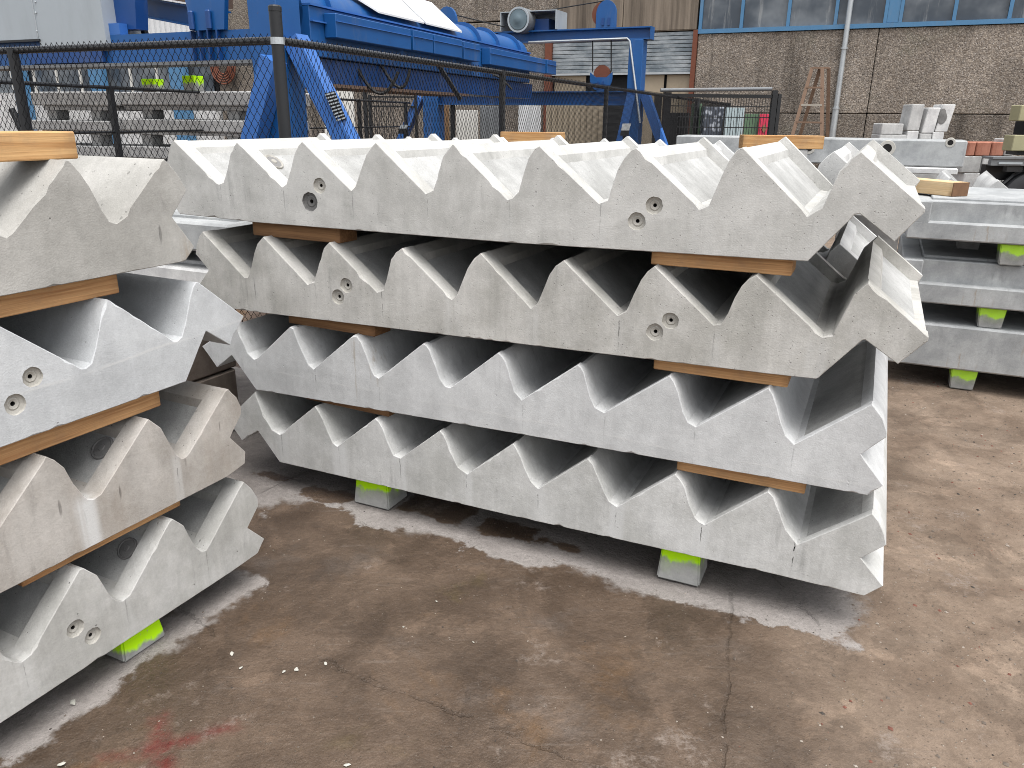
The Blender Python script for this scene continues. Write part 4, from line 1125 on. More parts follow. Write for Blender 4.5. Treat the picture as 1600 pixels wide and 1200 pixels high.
# plate bracket with two stiffeners on the cross beam
lb0, lb1 = FR.at(293, 40, wcb - 0.05)[0], FR.at(356, 40, wcb - 0.05)[0]
zb1 = FR.at(325, 44, wcb - 0.05)[1]
cx = (lb0 + lb1) / 2; rr = (lb1 - lb0) / 2
poly = [FR.p(lb0 + 0.05, wcb - 0.05, zt), FR.p(lb1 - 0.05, wcb - 0.05, zt)] + [FR.p(cx + rr * math.cos(a_ / 12 * math.pi), wcb - 0.05, zb1 + 0.28 + rr * math.sin(a_ / 12 * math.pi)) for a_ in range(13)]
MB().prism(poly, FR.y * 0.05).build('bracket_plate', M_BLUE, mach)
for px in (307, 334):
    l = FR.at(px, 25, wcb)[0]
    MB().box(FR, l - 0.03, l + 0.03, wcb - 0.09, wcb - 0.052, zt, zt + 0.17, bev=0.012).build('bracket_rib', M_BLUED, mach)
# inclined beam and box to the left of the bracket
p0, p1 = atw(206, 8, wcb + 0.9), atw(352, 34, wcb + 0.5)
MB().ibeam(p0, p1, 0.14, 0.20).build('inclined_beam', M_BLUE, mach)
MB().bar(p0 + Vector((0, 0, 0.19)), p1 + Vector((0, 0, 0.19)), 0.22, 0.13).build('inclined_shade_bar', M_RUST_SHADE, mach)  # brown bar added for the beam's shadowed top face
l0, z0 = FR.at(157, 48, wcb + 0.1); l1, z1 = FR.at(209, 0, wcb + 0.1)
MB().prism([FR.p(l0, wcb + 0.1, z0), FR.p(l1 - 0.02, wcb + 0.1, z0), FR.p(l1 + 0.06, wcb + 0.1, z1 + 0.3), FR.p(l0, wcb + 0.1, z1 + 0.3)], FR.y * 0.15).build('hopper', M_BLUED, mach)
MB().box(FR, l0, FR.at(187, 48, wcb)[0], wcb + 0.0, wcb + 0.098, zt + 0.002, z0 + 0.05).build('hopper_foot', M_BLUE_LIT, mach)
MB().bar(atw(213, 12, wcb + 0.3), atw(228, 56, wcb + 0.3), 0.05, 0.05, FR.y).build('stay', M_BLACK, mach)
# long box beam running away to the right
A = at(470, 2, 8.0); B = at(828, 83, 13.8)
bz = (A.z + B.z) / 2
A.z = B.z = bz
bd = (B - A).normalized(); bn = Vector((-bd.y, bd.x, 0))      # bn points left, away from the viewer's side
def on_beam(px, py, off=0.0):
    d = ray(px, py); P0 = A + bn * off
    return E0 + d * ((P0 - E0).dot(bn) / d.dot(bn))
def bp(s_, n_, z): 
    q = A + bd * s_ + bn * n_; q.z = z; return q
LB = (B - A).length
class BF(Frame):
    pass
FB = BF((bd.x, bd.y)); sA, nA = FB.lw(A)
def bbox(name, mat, s0, s1, n0, n1, z0, z1, bev=0.0):
    return MB().box(FB, sA + s0, sA + s1, nA + n0, nA + n1, z0, z1, 0, bev).build(name, mat, mach)
bbox('box_beam', M_BLUE, 0.12, LB, 0.0, 0.55, bz - 0.46, bz - 0.015, 0.006)
bbox('beam_top_flange', M_BLUE_LIT, 0.12, LB, -0.02, 0.57, bz - 0.013, bz + 0.004)
bbox('beam_ledge', M_BLUE_LIT, 0.12, LB * 0.55, -0.035, -0.002, bz - 0.155, bz - 0.142)
bbox('lower_chord', M_BLUED, 0.12, LB + 0.3, 0.06, 0.50, bz - 0.70, bz - 0.47)
bbox('lower_flange', M_RUST_SHADE, 0.12, LB * 0.6, -0.02, 0.56, bz - 0.735, bz - 0.702)
bl = MB()
for i in range(40):
    s_ = 0.2 + i * 0.11
    q = bp(s_, -0.002, bz - 0.34 + (0.0 if i % 2 else 0.0))
    bl.lathe(q, -bn, [(0, 0.014), (0.006, 0.012)], 7)
tag(bl.build('bolt_row', M_BLUED, mach), kind='stuff')
prev = None
for (x0, x1, yt) in ((520, 637, 46), (641, 672, 53), (674, 718, 63), (721, 746, 70), (762, 849, 93), (852, 866, 96)):
    s0 = (on_beam(x0, yt, -0.10) - A).dot(bd); s1 = (on_beam(x1, yt, -0.10) - A).dot(bd)
    zt_ = on_beam(x1, yt, -0.10).z
    o = bbox('side_box', M_BLUE, s0, s1, -0.14, -0.004, zt_ - 0.22, zt_, 0.006)
    sub(MB().box(FB, sA + s0, sA + s1 + 0.01, nA - 0.155, nA - 0.142, zt_ - 0.075, zt_ - 0.068), 'seam', M_BLUE_LIT, o, mach)
    sub(MB().box(FB, sA + s1 + 0.002, sA + s1 + 0.03, nA - 0.12, nA - 0.03, zt_ - 0.19, zt_ - 0.10), 'end_slot_shade', M_DARK, o, mach)  # solid near-black block paints the shade of the open box end
# big blue pipe with collars behind the beam
pz = bz - 0.06
mb = MB(); mb.tube([bp(0.12, 0.36, pz), bp(LB + 0.1, 0.36, pz)], 0.29, 28); mb.build('duct_pipe', M_BLUE, mach, sm=40)
for s_ in (0.55, 4.3, 5.0, 5.9):
    mb = MB().lathe(bp(s_, 0.36, pz), bd, [(0, 0.28), (0, 0.34), (0.03, 0.34), (0.03, 0.28)], 32)
    mb.build('pipe_collar', M_BLUE, mach, sm=40)
# white tread plate covers over the pipe
for (x0, x1, yy0, yy1) in ((592, 663, 25, 44), (666, 722, 44.5, 57)):
    s0 = (on_beam(x0, yy0) - A).dot(bd); s1 = (on_beam(x1, yy1) - A).dot(bd)
    c = [bp(s0, 0.0, bz + 0.06), bp(s1, 0.0, bz + 0.06), bp(s1 - 0.05, 0.42, bz + 0.42), bp(s0 - (0.7 if x0 < 600 else 0.05), 0.42, bz + 0.42)]
    MB().prism(c, Vector((0, 0, 0.02))).build('cover_plate', M_WHITE, mach)
fp = on_beam(698, 34, 0.8)
poly = [fp + FR.x * (0.16 * math.cos(a_ / 10 * math.pi)) + Vector((0, 0, 0.02 + 0.19 * math.sin(a_ / 10 * math.pi))) for a_ in range(11)]
poly += [fp - FR.x * 0.16 - Vector((0, 0, 0.3)), fp + FR.x * 0.16 - Vector((0, 0, 0.3))]
MB().prism(poly, FR.y * 0.05).build('sheave_guard', M_BLUE, mach)
# hanging cables below the beam
def sag(px0, py0, px1, py1, pxm, pym, Y, r=0.018):
    p0, p1, pm = at(px0, py0, Y), at(px1, py1, Y), at(pxm, pym, Y)
    c = pm * 2 - (p0 + p1) * 0.5
    pts = [p0 * (1 - t) ** 2 + c * 2 * t * (1 - t) + p1 * t * t for t in [i / 14 for i in range(15)]]
    MB().tube(pts, r, 7).build('hanging_cable', M_CABLE, mach, sm=50)
sag(507, 104, 560, 108, 545, 136, 9.0); sag(559, 108, 622, 112, 594, 146, 9.0); sag(585, 82, 640, 108, 622, 136, 9.4); sag(770, 118, 800, 140, 782, 122, 11.0, 0.014)
MB().bar(at(684, 100, 10.2), at(720, 156, 10.2), 0.05, 0.03, FR.y).build('drag_arm', M_BLACK, mach)
# louvred lamp on the brace
lv = MB().hexa([at(x, y, 7.45 + dd) for dd in (0, 0.12) for x, y in ((507, 146), (523, 142), (541, 186), (527, 191))]).build('lamp_housing', M_BLACK, mach)
for i in range(9):
    t_ = (i + 0.5) / 9
    p0 = at(507 + 20 * t_, 146 + 45 * t_, 7.43); p1 = at(523 + 18 * t_, 142 + 44 * t_, 7.43)
    sub(MB().bar(p0, p1, 0.012, 0.012), 'louvre', M_CAB, lv, mach)

# grey sheet metal cabinet on the machine
wk = wcb - 0.05
kl0 = FR.at(-150, 40, wk)[0]; kl1 = FR.at(163, 40, wk)[0]
kz = FR.at(80, 76, wk)[1]
ks = FR.at(58, 40, wk)[0]
kc = empty('metal_cabinet', FR.p(kl1 - 0.8, wk, kz), 'grey sheet metal cabinet above the fence at the top left', 'cabinet')
part('side_sheet', M_CAB, kc, kl0, ks - 0.003, wk, wk + 0.5, kz + 0.10, kz + 0.75)
part('side_sheet', M_CAB, kc, ks + 0.001, kl1, wk - 0.004, wk + 0.5, kz - 0.02, kz + 0.75)
part('bottom_edge', M_BLACK, kc, kl0, ks + 0.02, wk - 0.02, wk + 0.3, kz + 0.075, kz + 0.098)
part('seam_strip', M_GALV, kc, ks - 0.012, ks + 0.004, wk - 0.010, wk - 0.004, kz + 0.12, kz + 0.75)
for py in (3, 20, 49):
    l, z = FR.at(56 + py * 0.06, py, wk)
    MB().lathe(FR.p(l, wk - 0.010, z), -FR.y, [(0, 0.012), (0.008, 0.009)], 8).build('rivet', M_GALV, kc)

# ------------------------------------------------------------------ far lifting frame
YF = 14.0
pf = at(1003, 100, YF); lf_, wf_ = FR.lw(pf)
frm = empty('lifting_frame', FR.p(lf_, wf_, 0), 'blue lifting frame with A braces standing before the factory shutter', 'frame')
def fpart(name, mat, *a, bev=0.0): return part(name, mat, frm, *a, bev=bev)
zt = FR.at(1000, 41, wf_)[1]; zl = FR.at(1000, 61, wf_)[1]
lL = FR.at(770, 60, wf_)[0]
fpart('column', M_BLUE, lf_ - 0.24, lf_, wf_, wf_ + 0.26, 0.01, zl - 0.003, bev=0.006)
MB().ibeam(FR.p(lL, wf_ + 0.13, (zt + zl) / 2), FR.p(lf_ + 0.10, wf_ + 0.13, (zt + zl) / 2), 0.24, zt - zl, 0.02).build('top_beam', M_BLUE, frm)
fpart('beam_end_plate', M_BLUE, lf_ + 0.102, lf_ + 0.115, wf_ + 0.02, wf_ + 0.24, zl, zt)
ll0, ll1 = FR.at(660, 150, wf_)[0], FR.at(684, 150, wf_)[0]
fpart('column', M_BLUE, ll0, ll1, wf_, wf_ + 0.24, 0.01, FR.at(670, 120, wf_)[1], bev=0.006)
zc0, zc1 = FR.at(800, 164, wf_)[1], FR.at(800, 143, wf_)[1]
MB().ibeam(FR.p(ll1 + 0.005, wf_ + 0.10, (zc0 + zc1) / 2), FR.p(lf_ - 0.245, wf_ + 0.10, (zc0 + zc1) / 2), 0.2, zc1 - zc0, 0.018).build('cross_beam', M_BLUE, frm)
def fbrace(px0, py0, px1, py1, off, mat):
    p0 = atw(px0, py0, wf_ + off); p1 = atw(px1, py1, wf_ + off); d = p1 - p0
    p1 = p0 + d * (p0.z / -d.z)
    MB().bar(p0, p1, 0.15, 0.15, FR.y).build('brace', mat, frm)
fbrace(1008, 148, 1036, 228, 0.12, M_BLUE_LIT); fbrace(988, 148, 971, 222, 0.04, M_BLUE_LIT); fbrace(657, 152, 629, 216, 0.06, M_BLUE_LIT)
# winch box with fan drum on the top beam
w0_ = wf_ - 0.05
b0, b1 = FR.at(783, 50, w0_)[0], FR.at(867, 50, w0_)[0]
bz0, bz1 = zt + 0.004, FR.at(860, 15, w0_)[1]
wx = empty('winch_box', FR.p((b0 + b1) / 2, w0_, bz0), 'open grey winch box with round fan drum on top of the blue lifting frame', 'winch')
for nm, mat, aa in (('back_panel', M_CAB, (b0, b1, w0_ + 0.5, w0_ + 0.515, bz0, bz1)), ('top_panel', M_CAB, (b0, b1, w0_, w0_ + 0.5, bz1 - 0.014, bz1)),
                    ('side_panel', M_CAB, (b1 + 0.002, b1 + 0.017, w0_, w0_ + 0.52, bz0, bz1)), ('side_panel', M_CAB, (b0 - 0.017, b0 - 0.002, w0_, w0_ + 0.52, bz0, bz1)),
                    ('motor', M_BLUED, (b1 - 0.45, b1 - 0.18, w0_ + 0.15, w0_ + 0.45, bz0, bz1 - 0.12))):
    part(nm, mat, wx, *aa)
fc = atw(811, 31, w0_ - 0.1)
fan = MB().lathe(fc, FR.y, [(0.0, 0.15), (-0.03, 0.19), (0.0, 0.205), (0.32, 0.205), (0.34, 0.1)], 26).build('fan_drum', M_TRAIL, wx, sm=35)
sub(MB().lathe(fc - FR.y * 0.031, -FR.y, [(0, 0.165), (0.012, 0.16), (0.012, 0.11), (0.03, 0.06), (0.04, 0.03)], 22), 'fan_hub', M_HUB, fan, wx, 30)
sub(MB().lathe(fc - FR.y * 0.028, -FR.y, [(0, 0.205), (0.012, 0.205), (0.012, 0.175), (0, 0.175)], 26), 'rim', M_CAB, fan, wx, 30)
# guarded sheave on the beam, hook block below, rope
def sheave(name, px, py, r, label, flip):
    c = atw(px, py, wf_ + 0.05)
    t_ = empty(name, c - Vector((0, 0, r)), label, 'pulley')
    MB().lathe(c, FR.y, [(0, r * 0.92), (0.07, r * 0.92)], 24).build('sheave_disc', M_RUST, t_, sm=40)
    cc = c + FR.x * (0.07 if not flip else 0) - Vector((0, 0, 0.07 if flip else 0))
    if flip:
        poly = [cc + FR.x * (r * 1.25 * math.cos(a_)) + Vector((0, 0, r * 1.3 * math.sin(a_))) for a_ in [math.pi + i * math.pi / 12 for i in range(13)]]
        poly += [cc + FR.x * r * 1.25 + Vector((0, 0, 0.1)), cc + FR.x * r * 0.6 + Vector((0, 0, 0.02)), cc - FR.x * r * 0.6 + Vector((0, 0, 0.02)), cc - FR.x * r * 1.25 + Vector((0, 0, 0.1))]
    else:
        poly = [cc + FR.x * (r * 0.85 * math.cos(a_)) + Vector((0, 0, r * math.sin(a_))) for a_ in [i * math.pi / 12 for i in range(13)]]
        poly += [cc - FR.x * r * 0.85 - Vector((0, 0, c.z - zt - 0.003)), cc + FR.x * r * 0.85 - Vector((0, 0, c.z - zt - 0.003))]
    MB().prism(poly, FR.y * -0.03).build('guard_plate', M_BLUE, t_)
    for k in (-0.35, 0.15):
        MB().box(FR, cc.dot(FR.x) + k * r, cc.dot(FR.x) + (k + 0.2) * r, cc.dot(FR.y) - 0.05, cc.dot(FR.y) - 0.031, cc.z - r * 0.85, cc.z - r * 0.3).build('rib', M_BLUED, t_)
    return t_, c
s1, c1 = sheave('rope_sheave', 942, 22, 0.21, 'blue guarded rope sheave standing on the lifting frame beam', False)
s2, c2 = sheave('hook_block', 940, 116, 0.16, 'blue hook block with rusty disc hanging below the lifting frame', True)
rp = MB()
for px in (926, 955):
    a_ = atw(px, 62, wf_ + 0.07); b_ = atw(px, 112, wf_ + 0.07); rp.tube([a_, b_], 0.011, 6)
rp.tube([atw(788, 42, w0_ + 0.1), on_beam(710, 23, 0.82)], 0.010, 6)
rp.tube([atw(862, 15, w0_ + 0.2), c1 + Vector((0, 0, 0.2))], 0.010, 6)
tag(rp.build('wire_rope', M_CABLE, s1, sm=60), kind='stuff')
# white conduit on the frame
cd = MB().tube([atw(826, 66, wf_ - 0.03), atw(980, 60, wf_ - 0.03), atw(984, 64, wf_ - 0.03), atw(1000, 192, wf_ - 0.03)], 0.018, 8)
cd.build('conduit', M_GALV, frm, sm=40)
# flood lights at the feet of the frame
for (x0, y0, x1, y1, Y, lab, mm) in ((970, 193, 986, 212, 13.4, 'white floodlight at the foot of the right brace of the lifting frame', M_WHITE), (623, 195, 638, 209, 13.4, 'tilted grey floodlight by the left brace of the lifting frame', M_CAB)):
    pA, pB = at(x0, y1, Y), at(x1, y0, Y)
    fg = empty('floodlight', Vector((pA.x, pA.y, 0)), lab, 'lamp', 'floodlights on the lifting frame')
    MB().hexa([at(x, y, Y + d_) for d_ in (0, 0.09) for x, y in ((x0, y1 - 8), (x1 - 3, y1 - 8), (x1, y0), (x0 + 3, y0))]).build('lamp_glass', mm, fg)
    MB().hexa([at(x, y, Y + d_) for d_ in (0.0, 0.12) for x, y in ((x0 - 1, y1), (x1 - 4, y1), (x1 - 3, y1 - 8.2), (x0, y1 - 8.2))]).build('housing', M_BLACK, fg)
    q = (pA + pB) / 2; MB().bar(Vector((q.x, Y + 0.16, 0)), Vector((q.x, Y + 0.16, q.z)), 0.04, 0.04, FR.y).build('stand', M_BLACK, fg)

# ------------------------------------------------------------------ sheets and boards leaning by the factory
def standing(name, px0, px1, py0, py1, Y, mat, label, cat, th=0.05, kind='box', z0=0.0):
    pA, pB = at(px0, (py0 + py1) / 2, Y), at(px1, (py0 + py1) / 2, Y)
    zt_ = at((px0 + px1) / 2, py0, Y).z
    if kind == 'ribbed':
        mb = MB(); n = max(3, int((pB.x - pA.x) / 0.12))
        for i in range(n):
            u0, u1 = pA.x + (pB.x - pA.x) * i / n, pA.x + (pB.x - pA.x) * (i + 0.55) / n
            u2 = pA.x + (pB.x - pA.x) * (i + 1) / n
            mb.box(FX, u0, u1 - 0.001, Y, Y + th, z0, zt_); mb.box(FX, u1, u2 - 0.001, Y + 0.025, Y + th, z0, zt_)
    else:
        mb = MB().box(FX, pA.x, pB.x, Y, Y + th, z0, zt_, 0, 0.004)
    return tag(mb.build(name, mat), label, cat)
standing('white_board', 505, 553, 122, 216, 19.0, M_OFFW, 'tall off-white board standing behind the louvred lamp', 'board')
standing('ribbed_sheet', 853, 944, 165, 226, 17.5, M_BEIGE, 'beige ribbed sheet standing behind the lifting frame', 'sheet', 0.06, 'ribbed')
standing('dark_sheet', 946, 984, 166, 226, 17.0, M_DARK, 'black sheet standing left of the frame foot', 'sheet')
standing('brown_board', 677, 702, 164, 220, 16.5, M_BROWN, 'brown board standing under the frame beam', 'board')
standing('white_cabinet', 713, 746, 172, 222, 17.2, M_OFFW, 'white cabinet standing under the frame beam', 'cabinet', 0.4)
standing('grey_cabinet', 750, 782, 166, 222, 17.6, M_TRAIL, 'grey cabinet right of the white one', 'cabinet', 0.4)
standing('pale_drum_box', 810, 845, 165, 222, 17.6, M_WHITE, 'pale box standing left of the beige ribbed sheet', 'box', 0.4)
standing('steel_post', 704, 711, 163, 222, 15.6, M_BLACK, 'black square post under the frame beam', 'post', 0.09)
standing('dark_pallet_stack', 1046, 1076, 176, 224, 16.6, M_DARK, 'dark stack behind the mesh gate', 'stack', 0.5)
standing('green_door', 1079, 1095, 162, 216, 17.3, M_GREENP, 'narrow green and white door leaf behind the mesh gate', 'door')
standing('glass_block_stack', 1099, 1130, 167, 216, 17.0, M_GLBLK, 'glittering stack of glass pieces behind the mesh gate', 'stack', 0.4)
standing('pale_blue_sheet', 1133, 1162, 168, 216, 16.8, M_PALEB, 'pale blue ribbed sheet behind the mesh fence', 'sheet', 0.06, 'ribbed')
standing('green_sheet', 1163, 1185, 178, 216, 16.8, M_GREENP, 'green sheet next to the pale blue one', 'sheet')
rb = standing('red_board', 1186, 1202, 178, 216, 16.7, M_REDP, 'bright red board with a dark diamond mark near the fence end', 'board')
pm_ = at(1194, 201, 16.68)
mk = MB().prism([pm_ + Vector((dx, 0, dz_)) for dx, dz_ in ((-0.055, 0), (0, -0.085), (0.055, 0), (0, 0.085))], Vector((0, 0.015, 0))).build('diamond_mark', M_BROWN)
mk.location = mk.location - rb.location; mk.parent = rb

# mesh gate and panels
YG = 15.2
gt = empty('mesh_fence', Vector((at(1120, 200, YG).x, YG, 0)), 'black rod mesh fence and gate with thick posts in front of the factory', 'fence')
zr = at(1120, 147, YG).z
def gp(px): return at(px, 180, YG).x
for x0, x1, h in ((1022, 1033, 146), (1036, 1047, 144), (1204, 1212, 141), (1213, 1218, 147)):
    MB().box(FX, gp(x0), gp(x1), YG, YG + 0.1, 0, at(x0, h, YG).z).build('post', M_BLACK, gt)
MB().box(FX, gp(1047) + 0.002, gp(1204) - 0.002, YG + 0.02, YG + 0.08, zr - 0.06, zr).build('rail', M_BLACK, gt)
for py in (166, 183, 199): 
    z_ = at(1120, py, YG).z
    MB().box(FX, gp(1047), gp(1204), YG + 0.045, YG + 0.055, z_ - 0.008, z_ + 0.008).build('rail', M_BLACK, gt)
rods = MB()
x = gp(1047) + 0.05
while x < gp(1204):
    rods.box(FX, x - 0.004, x + 0.004, YG + 0.036, YG + 0.044, 0.1, zr - 0.062); x += 0.05
tag(rods.build('rod', M_BLACK, gt), kind='stuff')
mb = MB().tube([at(1032, 141, YG - 0.1), at(1206, 139, YG - 0.1)], 0.034, 10); mb.build('handrail_pipe', M_TRAIL, gt, sm=40)
# second gate far left of the frame
YG2 = 15.8
g2 = empty('mesh_gate', Vector((at(600, 200, YG2).x, YG2, 0)), 'black mesh gate between the gantry column and the lifting frame', 'gate')
gq = lambda px: at(px, 180, YG2).x
for x0, x1, h in ((568, 574, 144), (576, 580, 148), (648, 652, 148)):
    MB().box(FX, gq(x0), gq(x1), YG2, YG2 + 0.08, 0, at(x0, h, YG2).z).build('post', M_BLACK, g2)
for py in (150, 165):
    z_ = at(610, py, YG2).z; MB().box(FX, gq(580), gq(648), YG2 + 0.02, YG2 + 0.06, z_ - 0.03, z_).build('rail', M_BLACK, g2)
rods = MB(); x = gq(581)
while x < gq(616): rods.box(FX, x - 0.005, x + 0.005, YG2 + 0.03, YG2 + 0.04, 0.1, at(610, 150, YG2).z); x += 0.045
tag(rods.build('rod', M_BLACK, g2), kind='stuff')

# ladder leaning open by the factory wall
lad = empty('step_ladder', FR.p(-2.1, 26.6, 0), 'old brown wooden step ladder standing before the factory wall', 'ladder')
wl = 26.6
def lp_(px, py, w): l, z = FR.at(px, py, w); return FR.p(l, w, z)
def leg(px0, py0, px1, py1, w0_, w1_, nm='rail', th=0.10):
    p0, p1 = lp_(px0, py0, w0_), lp_(px1, py1, w1_); d = p1 - p0; p1 = p0 + d * (p0.z / -d.z)
    MB().bar(p0, p1, th, th * 0.6, FR.y).build(nm, M_LADDER, lad); return p0, p1
A1 = leg(1269, 106, 1238, 212, 26.6, 26.2); A2 = leg(1285, 106, 1284, 212, 26.6, 26.2)
B1 = leg(1281, 108, 1250, 212, 26.7, 27.2); B2 = leg(1295, 106, 1293, 212, 26.7, 27.2)
MB().bar(A1[0], B2[0], 0.08, 0.05).build('top_bar', M_LADDER, lad)
for i, t_ in enumerate((0.18, 0.34, 0.5, 0.66, 0.82)):
    MB().bar(A1[0].lerp(A1[1], t_), A2[0].lerp(A2[1], t_), 0.09, 0.05).build('rung', M_PALEWOOD if i == 1 else M_LADDER, lad)

# ------------------------------------------------------------------ landing slabs at the right
G_S = 'landing slabs stacked at the right'
wS = 5.36
def landing(l0, l1, z0, z1, recess, label):
    mb = MB()
    if recess:
        zm = z0 + (z1 - z0) * 0.47
        mb.box(FR, l0, l1, wS, wS + 1.3, z0, zm, 0, 0.008)
        mb.box(FR, l0, l0 + 0.115, wS, wS + 1.3, zm - 0.010, z1, 0, 0.006)
        mb.box(FR, l0 + 0.105, l1, wS + 0.07, wS + 1.29, zm - 0.010, z1 - 0.002, 0, 0.006)
        mb.box(FR, l0 + 0.12, l1, wS + 0.16, wS + 1.2, z1 - 0.012, z1 + 0.012, 0, 0.004)
    else:
        mb.box(FR, l0, l1, wS, wS + 1.3, z0, z1, 0, 0.010)
    return tag(mb.build('landing_slab', M_SLAB, rot=FR.rot, fix=False), label, 'concrete slab', G_S)
landing(0.19, 3.2, 0.925, 1.150, True, 'grey landing slab on top of the right hand slab stack, bearing a timber')
landing(0.20, 3.2, 0.537, 0.797, True, 'grey landing slab with a recessed front in the middle of the right hand slab stack')
landing(0.17, 3.2, 0.133, 0.408, False, 'plain grey landing slab at the bottom of the right hand slab stack')
G_K2 = 'green sprayed concrete blocks of the right slab stack'
for (x0, x1, y, z0, z1, lab) in ((1560, 1606, 400, 0.797, 0.925, 'green sprayed block under the top landing slab at right'), (1527, 1571, 498, 0.408, 0.537, 'green sprayed block between the lower two landing slabs at right'), (1484, 1527, 590, 0.0, 0.133, 'green sprayed block on the ground under the landing slabs')):
    a, b = lspan(FR, wS + 0.03, x0, x1, y); block(FR, a, b, wS + 0.03, wS + 0.18, z1 - z0, M_BLOCK2, lab, G_K2, z0, -0.01)
for z0, z1, lab in ((0.797, 0.925, 'block behind the left end of the top landing slab'),):
    block(FR, 0.52, 0.66, wS + 0.55, wS + 0.7, z1 - z0, M_GREYB, 'plain grey block set back under the top landing slab at right', G_K2, z0, -0.01)
# end grain timber on the top slab
tw = tbox('timber_pad', FR, 0, 0.13, 0, 0.62, 0, 0.085, [M_WOODY], 'weathered timber lying on the top landing slab, its dark end grain to the front', 'timber', G_P, 0.004)
pe = at(1476, 294, 4.95)
tw.location = Vector((pe.x - 0.01, pe.y + 0.29, 1.163)); tw.rotation_euler = (0, 0, 0.35)
eg = MB().box(FX, -0.064, 0.064, -0.316, -0.3105, 0.001, 0.084).build('end_grain', plain('end_grain_dark', (0.16, 0.085, 0.045), 0.85, 0.4, 40), origin=(0, 0, 0), fix=False)
eg.parent = tw; eg.location = (0, 0, 0)

# a stair flight beyond the slabs, parallel to the near stack
qn = at(1560, 281, 6.2)
ln, wn2 = FR.lw(qn)
prof_far = [(l + 0.059 + ln, z - 1.520 + qn.z) for l, z in RIGHT_PROFILES[1]]
flight('stair_flight', FR, prof_far, wn2, 1.05, M_BACK, 'pale stair flight lying beyond the landing slabs, its end tooth beside the trailer wheel', None, [], 40, rim=0.07)
zu = min(z for l, z in prof_far)
for dl, nm in ((-0.45, 'right'), (-1.9, 'left')):
    block(FR, ln + dl - 0.15, ln + dl + 0.15, wn2 + 0.1, wn2 + 0.6, zu - 0.012, M_GREYB, 'grey %s plinth under the stair flight beyond the landing slabs' % nm, 'plinths beyond the slabs', 0, 0)

# long concrete beams behind the near stack
G_LB = 'long concrete beams behind the near stack'
wB = 8.6
bl0 = FR.at(1055, 235, wB)[0]; bl1 = FR.at(1509, 240, wB)[0]
zt_ = FR.at(1300, 216, wB)[1]; zb_ = FR.at(1300, 256, wB)[1]
lb = tag(MB().box(FR, bl0, bl1, wB, wB + 0.5, zb_, zt_, 0, 0.012).build('concrete_beam', M_SLAB, rot=FR.rot, fix=False), 'long grey concrete beam with round holes behind the near stack', 'concrete beam', G_LB)
for (px, py, r) in ((1386, 232, 0.042), (1485, 223, 0.024), (1264, 231, 0.035)):
    l, z = FR.at(px, py, wB - 0.004)
    o = MB().lathe(FR.p(l, wB + 0.005, z), -FR.y, [(0, r * 1.9), (0.010, r * 1.7), (0.010, r * 1.05), (0.002, r)], 18).build('hole_collar', M_SOCK, None, sm=40)
    h_ = MB().lathe(FR.p(l, wB + 0.005, z), -FR.y, [(0.0, r), (0.0065, r)], 18).build('hole_shade_disc', M_HOLE, None)  # flat near-black disc in place of the hole's inner shade
    for q in (o, h_):
        mw = q.matrix_basis.copy(); q.parent = lb
        loc = q.location - lb.location
        q.location = Matrix.Rotation(-FR.rot, 3, 'Z') @ loc; q.rotation_euler = (0, 0, -FR.rot)
zb2 = FR.at(1400, 264, wB - 0.3)[1]
tag(MB().box(FR, FR.at(1285, 262, wB)[0], FR.at(1496, 262, wB)[0], wB - 0.12, wB + 0.9, zb_ - 0.06, zb_ - 0.004, 0, 0.008).build('concrete_plate', M_SLABW, rot=FR.rot, fix=False), 'thin pale concrete plate under the long beam, dark gap below it', 'concrete slab')
for (u0, u1, lab) in ((0.4, 1.0, 'left'), (1.7, 2.3, 'right')):
    block(FR, bl0 + u0, bl0 + u1, wB + 0.25, wB + 0.7, zb_ - 0.062, M_GREYB, 'grey concrete support under the %s part of the long beam' % lab, 'supports under the long beam', 0, 0)
# timbers lying on the stack behind
for (x0, x1, yt, yb, Y, lab) in ((782, 883, 206, 222, 7.2, 'pale timber resting behind the middle of the near stack'), (1161, 1286, 211, 232, 5.6, 'pale timber resting behind the right part of the near stack')):
    pA, pB = at(x0, yb, Y), at(x1, yb, Y); zz1 = at(x0, yt, Y).z
    o = MB().box(FX, -(pB.x - pA.x) / 2, (pB.x - pA.x) / 2, -0.06, 0.06, 0, zz1 - pA.z, 0, 0.003).build('timber_pad', M_WOODL, origin=(0, 0, 0), fix=False)
    o.location = ((pA.x + pB.x) / 2, Y + 0.06, pA.z); o.rotation_euler = (0, 0, -0.04)
    tag(o, lab, 'timber', G_P)
    block(FX, pA.x + 0.1, pB.x - 0.1, Y + 0.0, Y + 0.4, pA.z - 0.003, M_GREYB, 'grey concrete stand under the %s' % lab[:40].replace(' resting behind', ' behind'), 'stands under the pale timbers', 0, 0)

